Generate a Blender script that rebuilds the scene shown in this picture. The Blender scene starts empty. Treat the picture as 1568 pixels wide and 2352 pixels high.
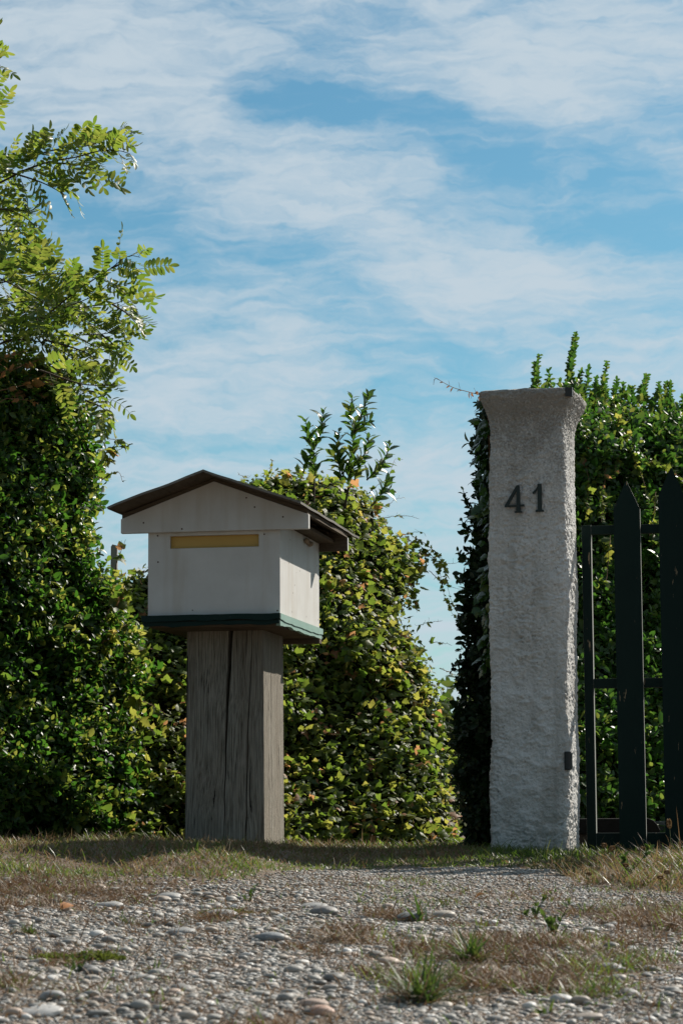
import bpy, bmesh, math, random
import numpy as np
from mathutils import Vector, Matrix, Euler

SC = bpy.context.scene
COL = SC.collection
R = math.radians
rng = np.random.default_rng(7)
random.seed(7)

# ------------------------------------------------------------------ camera
F_PX, PITCH, ROLL = 5553.0, R(7.0), R(-0.30)     # focal length for a 1568 x 2352 frame
cam_d = bpy.data.cameras.new("camera")
cam = bpy.data.objects.new("camera", cam_d)
COL.objects.link(cam)
cam_d.sensor_fit = 'VERTICAL'
cam_d.sensor_height = 36.0
cam_d.lens = 85.0
cam_d.clip_start = 0.05
cam_d.clip_end = 6000
CAMZ = 0.45
cam.location = (0, 0, CAMZ)
cam.rotation_euler = (Matrix.Rotation(R(90) + PITCH, 3, 'X') @ Matrix.Rotation(ROLL, 3, 'Z')).to_euler()
cam_d.dof.use_dof = True
cam_d.dof.focus_distance = 9.0
cam_d.dof.aperture_fstop = 13
SC.camera = cam
SC.view_settings.view_transform = 'Standard'
SC.view_settings.look = 'None'
SC.view_settings.exposure = 0.5
SC.view_settings.gamma = 1.0
SC.cycles.max_bounces = 8
SC.cycles.diffuse_bounces = 3
SC.cycles.transmission_bounces = 4
SC.cycles.sample_clamp_indirect = 6.0

_M = np.array(Matrix.Rotation(R(90) + PITCH, 3, 'X') @ Matrix.Rotation(ROLL, 3, 'Z'))
def ray(px, py):
    return _M @ np.array([(px - 784) / F_PX, (1176 - py) / F_PX, -1.0])

def W(px, py, Y):
    d = ray(px, py)
    return np.array([0, 0, CAMZ]) + d * (Y / d[1])

# ------------------------------------------------------------------ sun and sky
SUN_EL, SUN_AZ = R(37.0), R(42.5)                 # azimuth to the right of the view direction
sv = Vector((math.sin(SUN_AZ) * math.cos(SUN_EL), math.cos(SUN_AZ) * math.cos(SUN_EL), math.sin(SUN_EL)))
sun_d = bpy.data.lights.new("sun", 'SUN')
sun_d.energy = 5.0
sun_d.angle = R(0.53)
sun_d.color = (1.0, 0.93, 0.83)
sun = bpy.data.objects.new("sun", sun_d)
COL.objects.link(sun)
sun.location = sv * 30
sun.rotation_euler = sv.to_track_quat('Z', 'Y').to_euler()

class NT:
    def __init__(s, tree):
        s.t = tree
    def n(s, typ, **kw):
        nd = s.t.nodes.new(typ)
        for k, v in kw.items():
            if k == 'inp':
                for i, val in v.items():
                    s.set(nd, i, val)
            else:
                setattr(nd, k, v)
        return nd
    def set(s, nd, i, val):
        sock = nd.inputs[i]
        if isinstance(val, bpy.types.NodeSocket):
            s.t.links.new(val, sock)
        else:
            sock.default_value = val
    def math(s, op, a, b=0.0, c=0.0, clamp=False):
        nd = s.n('ShaderNodeMath', operation=op, use_clamp=clamp)
        s.set(nd, 0, a); s.set(nd, 1, b); s.set(nd, 2, c)
        return nd.outputs[0]
    def vmath(s, op, a, b=(0, 0, 0)):
        nd = s.n('ShaderNodeVectorMath', operation=op)
        s.set(nd, 0, a); s.set(nd, 1, b)
        return nd.outputs[0]
    def noise(s, vec, scale, detail=3, rough=0.55, dist=0.0):
        nd = s.n('ShaderNodeTexNoise', noise_dimensions='3D')
        s.set(nd, 'Vector', vec)
        nd.inputs['Scale'].default_value = scale
        nd.inputs['Detail'].default_value = detail
        nd.inputs['Roughness'].default_value = rough
        nd.inputs['Distortion'].default_value = dist
        return nd.outputs['Fac']
    def ramp(s, fac, stops, interp='LINEAR'):
        nd = s.n('ShaderNodeValToRGB')
        nd.color_ramp.interpolation = interp
        el = nd.color_ramp.elements
        while len(el) < len(stops):
            el.new(0.5)
        for e, (p, c) in zip(el, stops):
            e.position = p
            e.color = (c[0], c[1], c[2], 1) if hasattr(c, '__len__') else (c, c, c, 1)
        s.set(nd, 0, fac)
        return nd.outputs[0]
    def mix(s, fac, a, b, blend='MIX'):
        nd = s.n('ShaderNodeMix', data_type='RGBA', blend_type=blend)
        s.set(nd, 0, fac)
        for i, v in ((6, a), (7, b)):
            s.set(nd, i, v if isinstance(v, bpy.types.NodeSocket) else (*v, 1))
        return nd.outputs[2]
    def scale(s, vec, sc, rot=(0, 0, 0), loc=(0, 0, 0), vt='POINT'):
        nd = s.n('ShaderNodeMapping', vector_type=vt)
        s.set(nd, 0, vec)
        nd.inputs['Location'].default_value = loc
        nd.inputs['Rotation'].default_value = rot
        nd.inputs['Scale'].default_value = sc
        return nd.outputs[0]

world = bpy.data.worlds.new("World")
SC.world = world
world.use_nodes = True
world.node_tree.nodes.clear()
N = NT(world.node_tree)
out = N.n('ShaderNodeOutputWorld')
bg = N.n('ShaderNodeBackground')
bg.inputs[1].default_value = 0.1
N.t.links.new(bg.outputs[0], out.inputs[0])
sky = N.n('ShaderNodeTexSky', sky_type='NISHITA')
sky.sun_disc = False
sky.sun_elevation = SUN_EL
sky.sun_rotation = SUN_AZ
sky.altitude = 0
sky.air_density = 1.0
sky.dust_density = 0.6
sky.ozone_density = 1.6
tc = N.n('ShaderNodeTexCoord').outputs['Generated']
warp = N.n('ShaderNodeTexNoise')
N.set(warp, 'Vector', N.scale(tc, (1, 1, 1.8)))
warp.inputs['Scale'].default_value = 16
warp.inputs['Detail'].default_value = 5
warp.inputs['Roughness'].default_value = 0.62
wv = N.vmath('SUBTRACT', warp.outputs['Color'], (0.5, 0.5, 0.5))
wv = N.vmath('MULTIPLY', wv, (0.055, 0.0, 0.026))
P = N.vmath('ADD', tc, wv)

def hole(px, py, rx, ry, ang, amp):
    """a soft opening in the cloud sheet, given by the sky direction it lies in"""
    d = ray(px, py); d = d / np.linalg.norm(d)
    m = N.n('ShaderNodeMapping', vector_type='TEXTURE')
    N.set(m, 0, N.vmath('MULTIPLY', P, (1, 0, 1)))
    m.inputs['Location'].default_value = (d[0], 0, d[2])
    m.inputs['Rotation'].default_value = (0, R(ang), 0)
    m.inputs['Scale'].default_value = (rx / F_PX, 1, ry / F_PX)
    g = N.n('ShaderNodeTexGradient', gradient_type='SPHERICAL')
    N.set(g, 0, m.outputs[0])
    r = N.n('ShaderNodeMapRange', interpolation_type='SMOOTHSTEP')
    N.set(r, 0, g.outputs['Fac'])
    r.inputs[1].default_value = 0.0; r.inputs[2].default_value = 0.8
    r.inputs[3].default_value = 0.0; r.inputs[4].default_value = amp * 0.72
    return r.outputs[0]

HOLES = [(1370, 440, 420, 190, 8, .95), (880, 280, 430, 150, 18, .85), (680, 215, 260, 110, 10, .6), (1120, 330, 260, 120, 25, .5),
         (210, 480, 360, 150, 10, .75), (520, 590, 420, 120, 8, .75), (760, 690, 300, 90, 15, .5), (960, 860, 330, 150, 0, .6),
         (430, 770, 260, 60, 0, .35), (1540, 280, 160, 70, 30, .5), (730, 70, 330, 90, 10, .45), (880, 960, 200, 70, 0, .4),
         (1560, 520, 200, 100, 0, .7), (200, 150, 480, 260, 10, -.45), (1250, 175, 380, 170, 14, -.5), (1420, 60, 300, 120, 0, -.4), (780, 480, 330, 100, 22, -.45), (520, 850, 380, 140, 0, -.4), (1200, 640, 420, 120, 5, -.5), (600, 640, 200, 40, 10, -.3), (700, 160, 200, 40, 10, -.4), (100, 540, 200, 110, 0, .5), (960, 60, 300, 50, 20, .3), (1300, 690, 300, 50, -5, .25)]
hs = None
for h in HOLES:
    v = hole(*h)
    hs = v if hs is None else N.math('ADD', hs, v)
hs = N.math('MINIMUM', hs, 1.0)
streak = N.noise(N.scale(P, (13, 13, 75), (0, R(-7), 0)), 1.0, 5, 0.58, 0.3)
ripple = N.noise(N.scale(P, (40, 40, 175), (0, R(3), 0)), 1.0, 5, 0.6, 0.25)
big = N.noise(N.scale(P, (5, 5, 9)), 1.0, 4, 0.5)
d1 = N.math('SUBTRACT', 0.57, hs)
d1 = N.math('ADD', d1, N.math('MULTIPLY', N.math('SUBTRACT', streak, 0.5), 1.7))
d1 = N.math('ADD', d1, N.math('MULTIPLY', N.math('SUBTRACT', ripple, 0.5), 1.9))
d1 = N.math('ADD', d1, N.math('MULTIPLY', N.math('SUBTRACT', big, 0.5), 0.35))
mr = N.n('ShaderNodeMapRange', interpolation_type='SMOOTHSTEP')
N.set(mr, 0, d1)
mr.inputs[1].default_value = -0.45; mr.inputs[2].default_value = 1.25
mr.inputs[3].default_value = 0.0; mr.inputs[4].default_value = 0.93
SKY_TINT = (0.33, 0.575, 0.60)
CLOUD = (3.95, 4.6, 5.1)
dot = N.n('ShaderNodeVectorMath', operation='DOT_PRODUCT'); N.set(dot, 0, tc); N.set(dot, 1, tuple(sv))
ph = N.n('ShaderNodeMapRange', interpolation_type='SMOOTHSTEP'); N.set(ph, 0, dot.outputs['Value'])
ph.inputs[1].default_value = -0.35; ph.inputs[2].default_value = 0.62; ph.inputs[3].default_value = 0.22; ph.inputs[4].default_value = 1.0
blue = N.mix(1.0, sky.outputs[0], SKY_TINT, 'MULTIPLY')
cl = N.n('ShaderNodeVectorMath', operation='SCALE'); cl.inputs[0].default_value = CLOUD; N.set(cl, 'Scale', ph.outputs[0])
skycol = N.mix(mr.outputs[0], blue, cl.outputs[0])
N.set(bg, 0, skycol)

# ------------------------------------------------------------------ numpy mesh helpers
def vnoise(p, seed=0):
    p = np.asarray(p, float)
    i = np.floor(p).astype(np.int64); f = p - i
    f = f * f * (3 - 2 * f)
    def h(a):
        n = (a[:, 0] * 374761393 + a[:, 1] * 668265263 + a[:, 2] * 2147483647 + seed * 1274126177) & 0xFFFFFFFF
        n = ((n ^ (n >> 13)) * 1274126177) & 0xFFFFFFFF
        n = ((n ^ (n >> 16)) * 2246822519) & 0xFFFFFFFF
        return ((n ^ (n >> 15)) & 0xFFFF) / 65535.0
    r = 0
    for dx in (0, 1):
        for dy in (0, 1):
            for dz in (0, 1):
                w = (f[:, 0] if dx else 1 - f[:, 0]) * (f[:, 1] if dy else 1 - f[:, 1]) * (f[:, 2] if dz else 1 - f[:, 2])
                r = r + w * h(i + np.array([dx, dy, dz]))
    return r * 2 - 1

def fbm(p, octs=4, seed=0, gain=0.5):
    p = np.asarray(p, float); a = 1; r = 0
    for o in range(octs):
        r = r + a * vnoise(p * (2 ** o) + o * 17.3, seed + o); a *= gain
    return r

def norm(v):
    v = np.asarray(v, float)
    return v / np.maximum(np.linalg.norm(v, axis=-1, keepdims=True), 1e-9)

class MB:
    def __init__(s):
        s.v, s.f, s.m, s.n = [], [], [], 0
    def add(s, v, f, mat=0):
        v = np.asarray(v, float).reshape(-1, 3); f = np.asarray(f, np.int64)
        s.v.append(v); s.f.append(f + s.n); s.m.append(np.full(len(f), mat)); s.n += len(v)
    def inst(s, tv, tf, pos, Rm, sc, mat=0):
        """copies of a template: pos (N,3), Rm (N,3,3) columns = local axes, sc (N,) or (N,3)"""
        pos = np.asarray(pos, float); n = len(pos)
        if n == 0: return
        sc = np.asarray(sc, float)
        if sc.ndim == 1: sc = np.repeat(sc[:, None], 3, 1)
        v = np.einsum('nij,nkj->nki', Rm, tv[None] * sc[:, None, :]) + pos[:, None, :]
        k = len(tv)
        f = (tf[None] + (np.arange(n) * k)[:, None, None]).reshape(-1, tf.shape[1])
        s.add(v.reshape(-1, 3), f, mat)
    def box(s, lo, hi, mat=0):
        x0, y0, z0 = lo; x1, y1, z1 = hi
        v = [(x0, y0, z0), (x1, y0, z0), (x1, y1, z0), (x0, y1, z0), (x0, y0, z1), (x1, y0, z1), (x1, y1, z1), (x0, y1, z1)]
        s.add(v, [(0, 3, 2, 1), (4, 5, 6, 7), (0, 1, 5, 4), (1, 2, 6, 5), (2, 3, 7, 6), (3, 0, 4, 7)], mat)
    def prism(s, poly, axis, a, b, mat=0, side_mat=None):
        """extrude a polygon: axis 1 -> poly in (x,z) run along y; axis 2 -> poly in (x,y) run along z"""
        n = len(poly)
        def p(q, t):
            return (q[0], t, q[1]) if axis == 1 else (q[0], q[1], t)
        v = [p(q, a) for q in poly] + [p(q, b) for q in poly]
        s.add(v, [(i, (i + 1) % n, n + (i + 1) % n, n + i) for i in range(n)], mat if side_mat is None else side_mat)
        c0 = np.mean(np.array(v[:n]), 0); c1 = np.mean(np.array(v[n:]), 0)
        s.v[-1] = np.vstack([s.v[-1], c0, c1]); base = s.n - 2 * n; s.n += 2
        s.f.append(np.array([(base + 2 * n, base + (i + 1) % n, base + i) for i in range(n)])); s.m.append(np.full(n, mat))
        s.f.append(np.array([(base + 2 * n + 1, base + n + i, base + n + (i + 1) % n) for i in range(n)])); s.m.append(np.full(n, mat))
    def ngon_prism(s, poly, a, b, mat=0):
        """for non star-shaped outlines: n-gon caps (poly in x,z along y)"""
        n = len(poly)
        v = [(q[0], a, q[1]) for q in poly] + [(q[0], b, q[1]) for q in poly]
        s.add(v, [(i, (i + 1) % n, n + (i + 1) % n, n + i) for i in range(n)], mat)
        base = s.n - 2 * n
        s.f.append(np.array([[base + i for i in range(n)][::-1]])); s.m.append(np.array([mat]))
        s.f.append(np.array([[base + n + i for i in range(n)]])); s.m.append(np.array([mat]))
    def tube(s, pts, rad, sides=5, mat=0):
        pts = np.asarray(pts, float); n = len(pts)
        rad = np.broadcast_to(np.asarray(rad, float), (n,))
        t = norm(np.gradient(pts, axis=0))
        ref = np.array([0.31, 0.2, 0.93])
        a = norm(np.cross(t, ref)); b = np.cross(t, a)
        th = np.arange(sides) * 2 * np.pi / sides
        v = pts[:, None] + rad[:, None, None] * (np.cos(th)[None, :, None] * a[:, None] + np.sin(th)[None, :, None] * b[:, None])
        f = [(i * sides + j, i * sides + (j + 1) % sides, (i + 1) * sides + (j + 1) % sides, (i + 1) * sides + j)
             for i in range(n - 1) for j in range(sides)]
        s.add(v.reshape(-1, 3), f, mat)
    def grid(s, V, mat=0, flip=False):
        """V (m,n,3)"""
        m, n = V.shape[:2]
        i = np.arange(m - 1)[:, None] * n + np.arange(n - 1)[None]
        f = np.stack([i, i + 1, i + n + 1, i + n], -1).reshape(-1, 4)
        s.add(V.reshape(-1, 3), f[:, ::-1] if flip else f, mat)
    def build(s, name, mats, parent=None, smooth=False, bevel=0.0, seg=2):
        me = bpy.data.meshes.new(name)
        v = np.concatenate(s.v)
        me.vertices.add(len(v)); me.vertices.foreach_set('co', v.astype(np.float32).ravel())
        lt = np.concatenate([np.full(len(f), f.shape[1]) for f in s.f])
        li = np.concatenate([f.ravel() for f in s.f])
        me.loops.add(len(li)); me.loops.foreach_set('vertex_index', li.astype(np.int32))
        me.polygons.add(len(lt))
        me.polygons.foreach_set('loop_start', np.concatenate([[0], np.cumsum(lt)[:-1]]).astype(np.int32))
        mats = mats if isinstance(mats, (list, tuple)) else [mats]
        for m in mats: me.materials.append(m)
        me.polygons.foreach_set('material_index', np.concatenate(s.m).astype(np.int32))
        me.polygons.foreach_set('use_smooth', np.full(len(lt), smooth))
        me.update(calc_edges=True)
        me.validate()
        o = bpy.data.objects.new(name, me)
        COL.objects.link(o)
        if parent: o.parent = parent
        if bevel:
            bm = o.modifiers.new('bevel', 'BEVEL'); bm.width = bevel; bm.segments = seg; bm.limit_method = 'ANGLE'; bm.angle_limit = R(40)
        return o

def tag(o, label=None, cat=None, group=None, kind=None):
    if label: o['label'] = label
    if cat: o['category'] = cat
    if group: o['group'] = group
    if kind: o['kind'] = kind
    return o

def empty(name, loc, rz=0.0):
    o = bpy.data.objects.new(name, None)
    COL.objects.link(o)
    o.location = tuple(loc); o.rotation_euler = (0, 0, rz); o.empty_display_size = 0.1
    return o

def frames(d, n):
    """rotation matrices with y axis = d and z axis close to n"""
    d = norm(d); x = norm(np.cross(d, n)); z = np.cross(x, d)
    return np.stack([x, d, z], -1)

# ------------------------------------------------------------------ materials
def mat(name):
    m = bpy.data.materials.new(name); m.use_nodes = True; m.node_tree.nodes.clear()
    n = NT(m.node_tree)
    return m, n

def finish(n, color, rough=0.7, spec=0.3, bump=None, bstr=0.3, bdist=0.01, metal=0.0, trans=None, tfac=0.35, coat=0.0):
    o = n.n('ShaderNodeOutputMaterial'); p = n.n('ShaderNodeBsdfPrincipled')
    n.set(p, 'Base Color', color if isinstance(color, bpy.types.NodeSocket) else (*color, 1))
    n.set(p, 'Roughness', rough)
    p.inputs['Specular IOR Level'].default_value = spec
    p.inputs['Metallic'].default_value = metal
    p.inputs['Coat Weight'].default_value = coat
    if bump is not None:
        b = n.n('ShaderNodeBump'); b.inputs['Strength'].default_value = bstr; b.inputs['Distance'].default_value = bdist
        n.set(b, 'Height', bump); n.set(p, 'Normal', b.outputs[0])
    sh = p.outputs[0]
    if trans is not None:
        t = n.n('ShaderNodeBsdfTranslucent'); n.set(t, 0, trans)
        mx = n.n('ShaderNodeMixShader'); mx.inputs[0].default_value = tfac
        n.t.links.new(sh, mx.inputs[1]); n.t.links.new(t.outputs[0], mx.inputs[2]); sh = mx.outputs[0]
    n.t.links.new(sh, o.inputs[0])

def leaf_mat(name, stops, tstops, rough=0.33, spec=0.5, tfac=0.4, red=None):
    m, n = mat(name)
    g = n.n('ShaderNodeNewGeometry')
    rnd = g.outputs['Random Per Island']
    pos = n.n('ShaderNodeTexCoord').outputs['Object']
    # new growth and old growth come in patches
    pv = n.ramp(n.noise(pos, 4.5, 3, .6), [(.3, 0), (.7, 1)])
    shift = n.math('ADD', n.math('MULTIPLY', rnd, .72), n.math('MULTIPLY', pv, .28), clamp=True)
    c = n.ramp(shift, stops); t = n.ramp(shift, tstops)
    if red:
        nz = n.noise(pos, red[0], 2)
        r2 = n.math('FRACT', n.math('MULTIPLY', rnd, 37.7))
        k = n.math('GREATER_THAN', n.math('ADD', nz, n.math('MULTIPLY', n.math('SUBTRACT', r2, 0.5), red[2])), red[1])
        c = n.mix(k, c, red[3]); t = n.mix(k, t, red[4])
    finish(n, c, rough, spec, trans=t, tfac=tfac)
    return m

M = {}
M['hedge_leaf'] = leaf_mat('small_hedge_leaf', [(0, (.020, .050, .012)), (.55, (.033, .078, .016)), (.8, (.075, .12, .022)), (1, (.14, .165, .035))],
                           [(0, (.05, .16, .014)), (.5, (.10, .26, .025)), (.72, (.36, .42, .06)), (1, (.60, .56, .12))], 0.42, 0.38, 0.45)
M['gate_hedge_leaf'] = leaf_mat('round_hedge_leaf', [(0, (.025, .06, .013)), (.6, (.04, .09, .018)), (.85, (.08, .13, .025)), (1, (.14, .17, .03))],
                           [(0, (.05, .16, .018)), (.6, (.10, .24, .028)), (.88, (.32, .38, .06)), (1, (.56, .52, .10))], 0.42, 0.36, 0.38)
M['dark_leaf'] = leaf_mat('shaded_hedge_leaf', [(0, (.008, .020, .007)), (1, (.018, .040, .011))], [(0, (.01, .03, .005)), (1, (.02, .06, .01))], 0.45, 0.3, 0.2)  # leaf colour darkened to carry the deep shade beside the pillar
M['creeper_leaf'] = leaf_mat('creeper_leaf', [(0, (.04, .075, .014)), (.5, (.07, .11, .02)), (.85, (.11, .14, .028)), (1, (.16, .165, .045))],
                           [(0, (.09, .20, .02)), (.5, (.27, .36, .045)), (.8, (.48, .47, .08)), (1, (.68, .52, .14))], 0.52, 0.32, 0.5,
                           red=(7.0, 0.83, 0.62, (.30, .15, .07), (.66, .34, .14)))
M['locust_leaf'] = leaf_mat('pinnate_leaflet', [(0, (.03, .07, .014)), (.5, (.055, .10, .02)), (1, (.12, .15, .035))],
                           [(0, (.10, .23, .02)), (.45, (.27, .38, .045)), (1, (.54, .54, .10))], 0.45, 0.35, 0.43)
M['laurel_leaf'] = leaf_mat('laurel_leaf', [(0, (.016, .044, .014)), (.7, (.032, .075, .02)), (1, (.10, .13, .03))],
                           [(0, (.05, .16, .02)), (.7, (.14, .26, .03)), (1, (.42, .40, .08))], 0.25, 0.6, 0.33)
M['weed_leaf'] = leaf_mat('weed_leaf', [(0, (.028, .055, .018)), (.6, (.055, .09, .026)), (1, (.13, .13, .055))],
                           [(0, (.05, .12, .02)), (.6, (.12, .20, .03)), (1, (.28, .30, .07))], 0.5, 0.3, 0.32)
M['grass'] = leaf_mat('dry_grass_blade', [(0, (.06, .034, .018)), (.35, (.125, .078, .042)), (.58, (.18, .125, .068)), (.66, (.30, .24, .165)), (.69, (.04, .06, .018)), (1, (.10, .11, .035))],
                           [(0, (.2, .11, .05)), (.66, (.38, .27, .14)), (.69, (.12, .2, .025)), (1, (.3, .3, .06))], 0.55, 0.3, 0.35)
M['green_grass'] = leaf_mat('green_grass_blade', [(0, (.03, .058, .016)), (.7, (.06, .09, .026)), (1, (.16, .12, .06))],
                           [(0, (.1, .22, .02)), (.7, (.22, .32, .04)), (1, (.3, .26, .08))], 0.45, 0.4, 0.35)
M['thatch'] = leaf_mat('dead_thatch', [(0, (.06, .036, .02)), (.5, (.16, .105, .062)), (.8, (.27, .195, .125)), (.95, (.45, .37, .28)), (1, (.05, .08, .022))],
                           [(0, (.12, .06, .03)), (.92, (.22, .13, .06)), (1, (.14, .2, .03))], 0.6, 0.25, 0.25)
M['seed'] = leaf_mat('plantain_seed_head', [(0, (.16, .10, .05)), (1, (.30, .20, .11))], [(0, (.2, .12, .05)), (1, (.34, .22, .1))], 0.7, 0.2, 0.3)
M['moss'] = leaf_mat('moss', [(0, (.06, .08, .015)), (.6, (.11, .13, .03)), (1, (.12, .09, .04))], [(0, (.12, .18, .02)), (1, (.25, .28, .05))], 0.7, 0.2, 0.3)
M['orange_leaf'] = leaf_mat('fallen_orange_leaf', [(0, (.36, .15, .05)), (1, (.45, .20, .07))], [(0, (.5, .2, .06)), (1, (.5, .25, .08))], 0.6, 0.3, 0.3)

def simple(name, c0, c1, scale, rough=0.8, spec=0.3, bstr=0.3, bdist=0.01, stretch=(1, 1, 1)):
    m, n = mat(name)
    p = n.scale(n.n('ShaderNodeTexCoord').outputs['Object'], stretch)
    nz = n.noise(p, scale, 5, 0.6)
    finish(n, n.mix(nz, c0, c1), rough, spec, bump=nz, bstr=bstr, bdist=bdist)
    return m
M['bark'] = simple('bark', (.045, .03, .018), (.11, .085, .06), 40, stretch=(1, 1, .3))
M['twig'] = simple('twig', (.03, .022, .012), (.07, .05, .028), 60)
M['vine_stem'] = simple('vine_stem', (.14, .06, .03), (.22, .12, .06), 60)
M['core'] = simple('blocking_core', (.006, .008, .004), (.02, .022, .010), 30, 0.95, 0.0)  # dark solid core added inside the hedges so light cannot pass through
M['green_stem'] = simple('green_stem', (.07, .10, .03), (.13, .13, .05), 60)
M['mud'] = simple('dried_mud', (.20, .14, .09), (.36, .28, .2), 120)
M['screw'] = simple('rusty_screw', (.05, .035, .025), (.12, .06, .03), 200, 0.7)
M['iron'] = simple('dark_iron', (.012, .014, .014), (.03, .032, .032), 80, 0.5, 0.5)
M['numeral'] = simple('black_green_metal', (.006, .014, .012), (.013, .024, .02), 60, 0.45, 0.45)
M['stake'] = simple('grey_wood', (.22, .215, .21), (.38, .37, .36), 30, stretch=(1, 1, .1))
M['concrete'] = simple('pale_concrete', (.06, .075, .07), (.11, .12, .115), 20)
M['trough'] = simple('dark_stone', (.006, .007, .007), (.018, .018, .017), 25, 0.8, 0.1)
M['trough_body'] = simple('brown_stone', (.03, .024, .019), (.06, .05, .04), 25)

def white_paint():
    m, n = mat('white_paint')
    p = n.n('ShaderNodeTexCoord').outputs['Object']
    soft = n.noise(p, 7, 4, 0.6)
    runs = n.noise(n.scale(p, (14, 14, 1.6)), 1.0, 4, 0.6)
    c = n.mix(n.ramp(soft, [(.35, 0), (.75, 1)]), (.62, .615, .595), (.54, .53, .505))
    c = n.mix(n.math('MULTIPLY', n.ramp(runs, [(.5, 0), (.78, 1)]), .5), c, (.42, .36, .28))
    vo = n.n('ShaderNodeTexVoronoi', feature='F1'); n.set(vo, 'Vector', p); vo.inputs['Scale'].default_value = 24
    vr = n.n('ShaderNodeSeparateColor'); n.set(vr, 0, vo.outputs['Color'])
    size = n.math('MULTIPLY', n.math('POWER', vr.outputs[0], 5.0), 0.10)
    dots = n.math('LESS_THAN', vo.outputs['Distance'], size)
    c = n.mix(n.math('MULTIPLY', dots, .8), c, (.08, .065, .05))
    fine = n.noise(n.scale(p, (60, 60, 20)), 1.0, 3)
    finish(n, c, 0.55, 0.35, bump=fine, bstr=0.12, bdist=0.004)
    return m
M['white'] = white_paint()

def amber():
    m, n = mat('amber_panel')
    p = n.n('ShaderNodeTexCoord').outputs['Object']
    nz = n.noise(n.scale(p, (6, 6, 20)), 1.0, 4)
    finish(n, n.mix(nz, (.50, .31, .075), (.62, .40, .12)), 0.5, 0.3)
    return m
M['amber'] = amber()

def wood(name, c0, c1, c2, vert=True, bstr=0.6):
    m, n = mat(name)
    p = n.n('ShaderNodeTexCoord').outputs['Object']
    wv = n.noise(n.scale(p, (3, 3, 1.2)), 1.0, 2)
    q = n.n('ShaderNodeVectorMath', operation='ADD'); n.set(q, 0, p)
    cx = n.n('ShaderNodeCombineXYZ'); n.set(cx, 0, n.math('MULTIPLY', wv, .09)); n.set(cx, 1, n.math('MULTIPLY', wv, .09)); n.set(q, 1, cx.outputs[0])
    st = (1, 1, .035) if vert else (.05, .05, 1)
    g1 = n.noise(n.scale(q.outputs[0], st), 210, 6, 0.7)
    g2 = n.noise(n.scale(q.outputs[0], st), 620, 3, 0.6)
    st2 = (1, 1, .10) if vert else (.1, .1, 1)
    blot = n.noise(n.scale(p, st2), 14, 5, 0.65)
    c = n.mix(n.ramp(g1, [(.33, 0), (.60, 1)]), c0, c1)
    c = n.mix(n.math('MULTIPLY', n.ramp(blot, [(.4, 0), (.75, 1)]), .6), c, c2)
    long_ = n.noise(n.scale(q.outputs[0], (1, 1, .012) if vert else (.012, .012, 1)), 70, 4, 0.6)
    crack = n.math('MAXIMUM', n.ramp(long_, [(.335, 1), (.35, 0)]), n.math('MULTIPLY', n.ramp(g1, [(.29, 1), (.36, 0)]), .8))
    c = n.mix(crack, c, (.016, .014, .012))
    h = n.math('SUBTRACT', n.math('ADD', n.math('MULTIPLY', g1, .7), n.math('MULTIPLY', g2, .35)), n.math('MULTIPLY', crack, .5))
    finish(n, c, 0.85, 0.2, bump=h, bstr=bstr, bdist=0.012)
    return m
M['post'] = wood('weathered_timber', (.085, .076, .060), (.34, .315, .265), (.15, .115, .08))
M['roof'] = wood('roof_plywood', (.12, .115, .10), (.21, .20, .18), (.14, .125, .10), vert=False, bstr=0.3)
M['brown_wood'] = wood('brown_wood', (.07, .052, .036), (.125, .095, .065), (.10, .08, .06), vert=False, bstr=0.3)

def green_paint(name, base, base2, chip, thr, stretch, spec=.3):
    m, n = mat(name)
    p = n.n('ShaderNodeTexCoord').outputs['Object']
    nz = n.noise(n.scale(p, stretch), 1.0, 5, 0.62)
    n2 = n.noise(p, 9, 3)
    c = n.mix(n2, base, base2)
    k = n.ramp(nz, [(thr, 0), (thr + .015, 1)])
    c = n.mix(k, c, chip)
    grain = n.noise(n.scale(p, (80, 80, 4)), 1.0, 4)
    finish(n, c, 0.55, spec, bump=n.math('ADD', n.math('MULTIPLY', grain, .5), n.math('MULTIPLY', k, -.6)), bstr=0.35, bdist=0.004)
    return m
M['gate_paint'] = green_paint('dark_green_gate_paint', (.0028, .012, .0105), (.0045, .017, .0145), (.26, .20, .13), 0.672, (62, 62, 9), .14)
M['tray_paint'] = green_paint('worn_green_paint', (.004, .017, .0145), (.008, .027, .023), (.34, .32, .28), 0.70, (7, 9, 90), .15)
M['tray_lit'] = green_paint('sunlit_green_paint', (.20, .33, .29), (.29, .42, .37), (.40, .37, .32), 0.68, (7, 9, 90))  # tray green lightened to carry the sunlight on its right strips
M['lit_edge'] = simple('lit_edge', (.20, .21, .19), (.36, .36, .33), 40, 0.6, stretch=(1, 1, .1))  # pale colour stands in for sun catching the gate's edges

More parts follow.
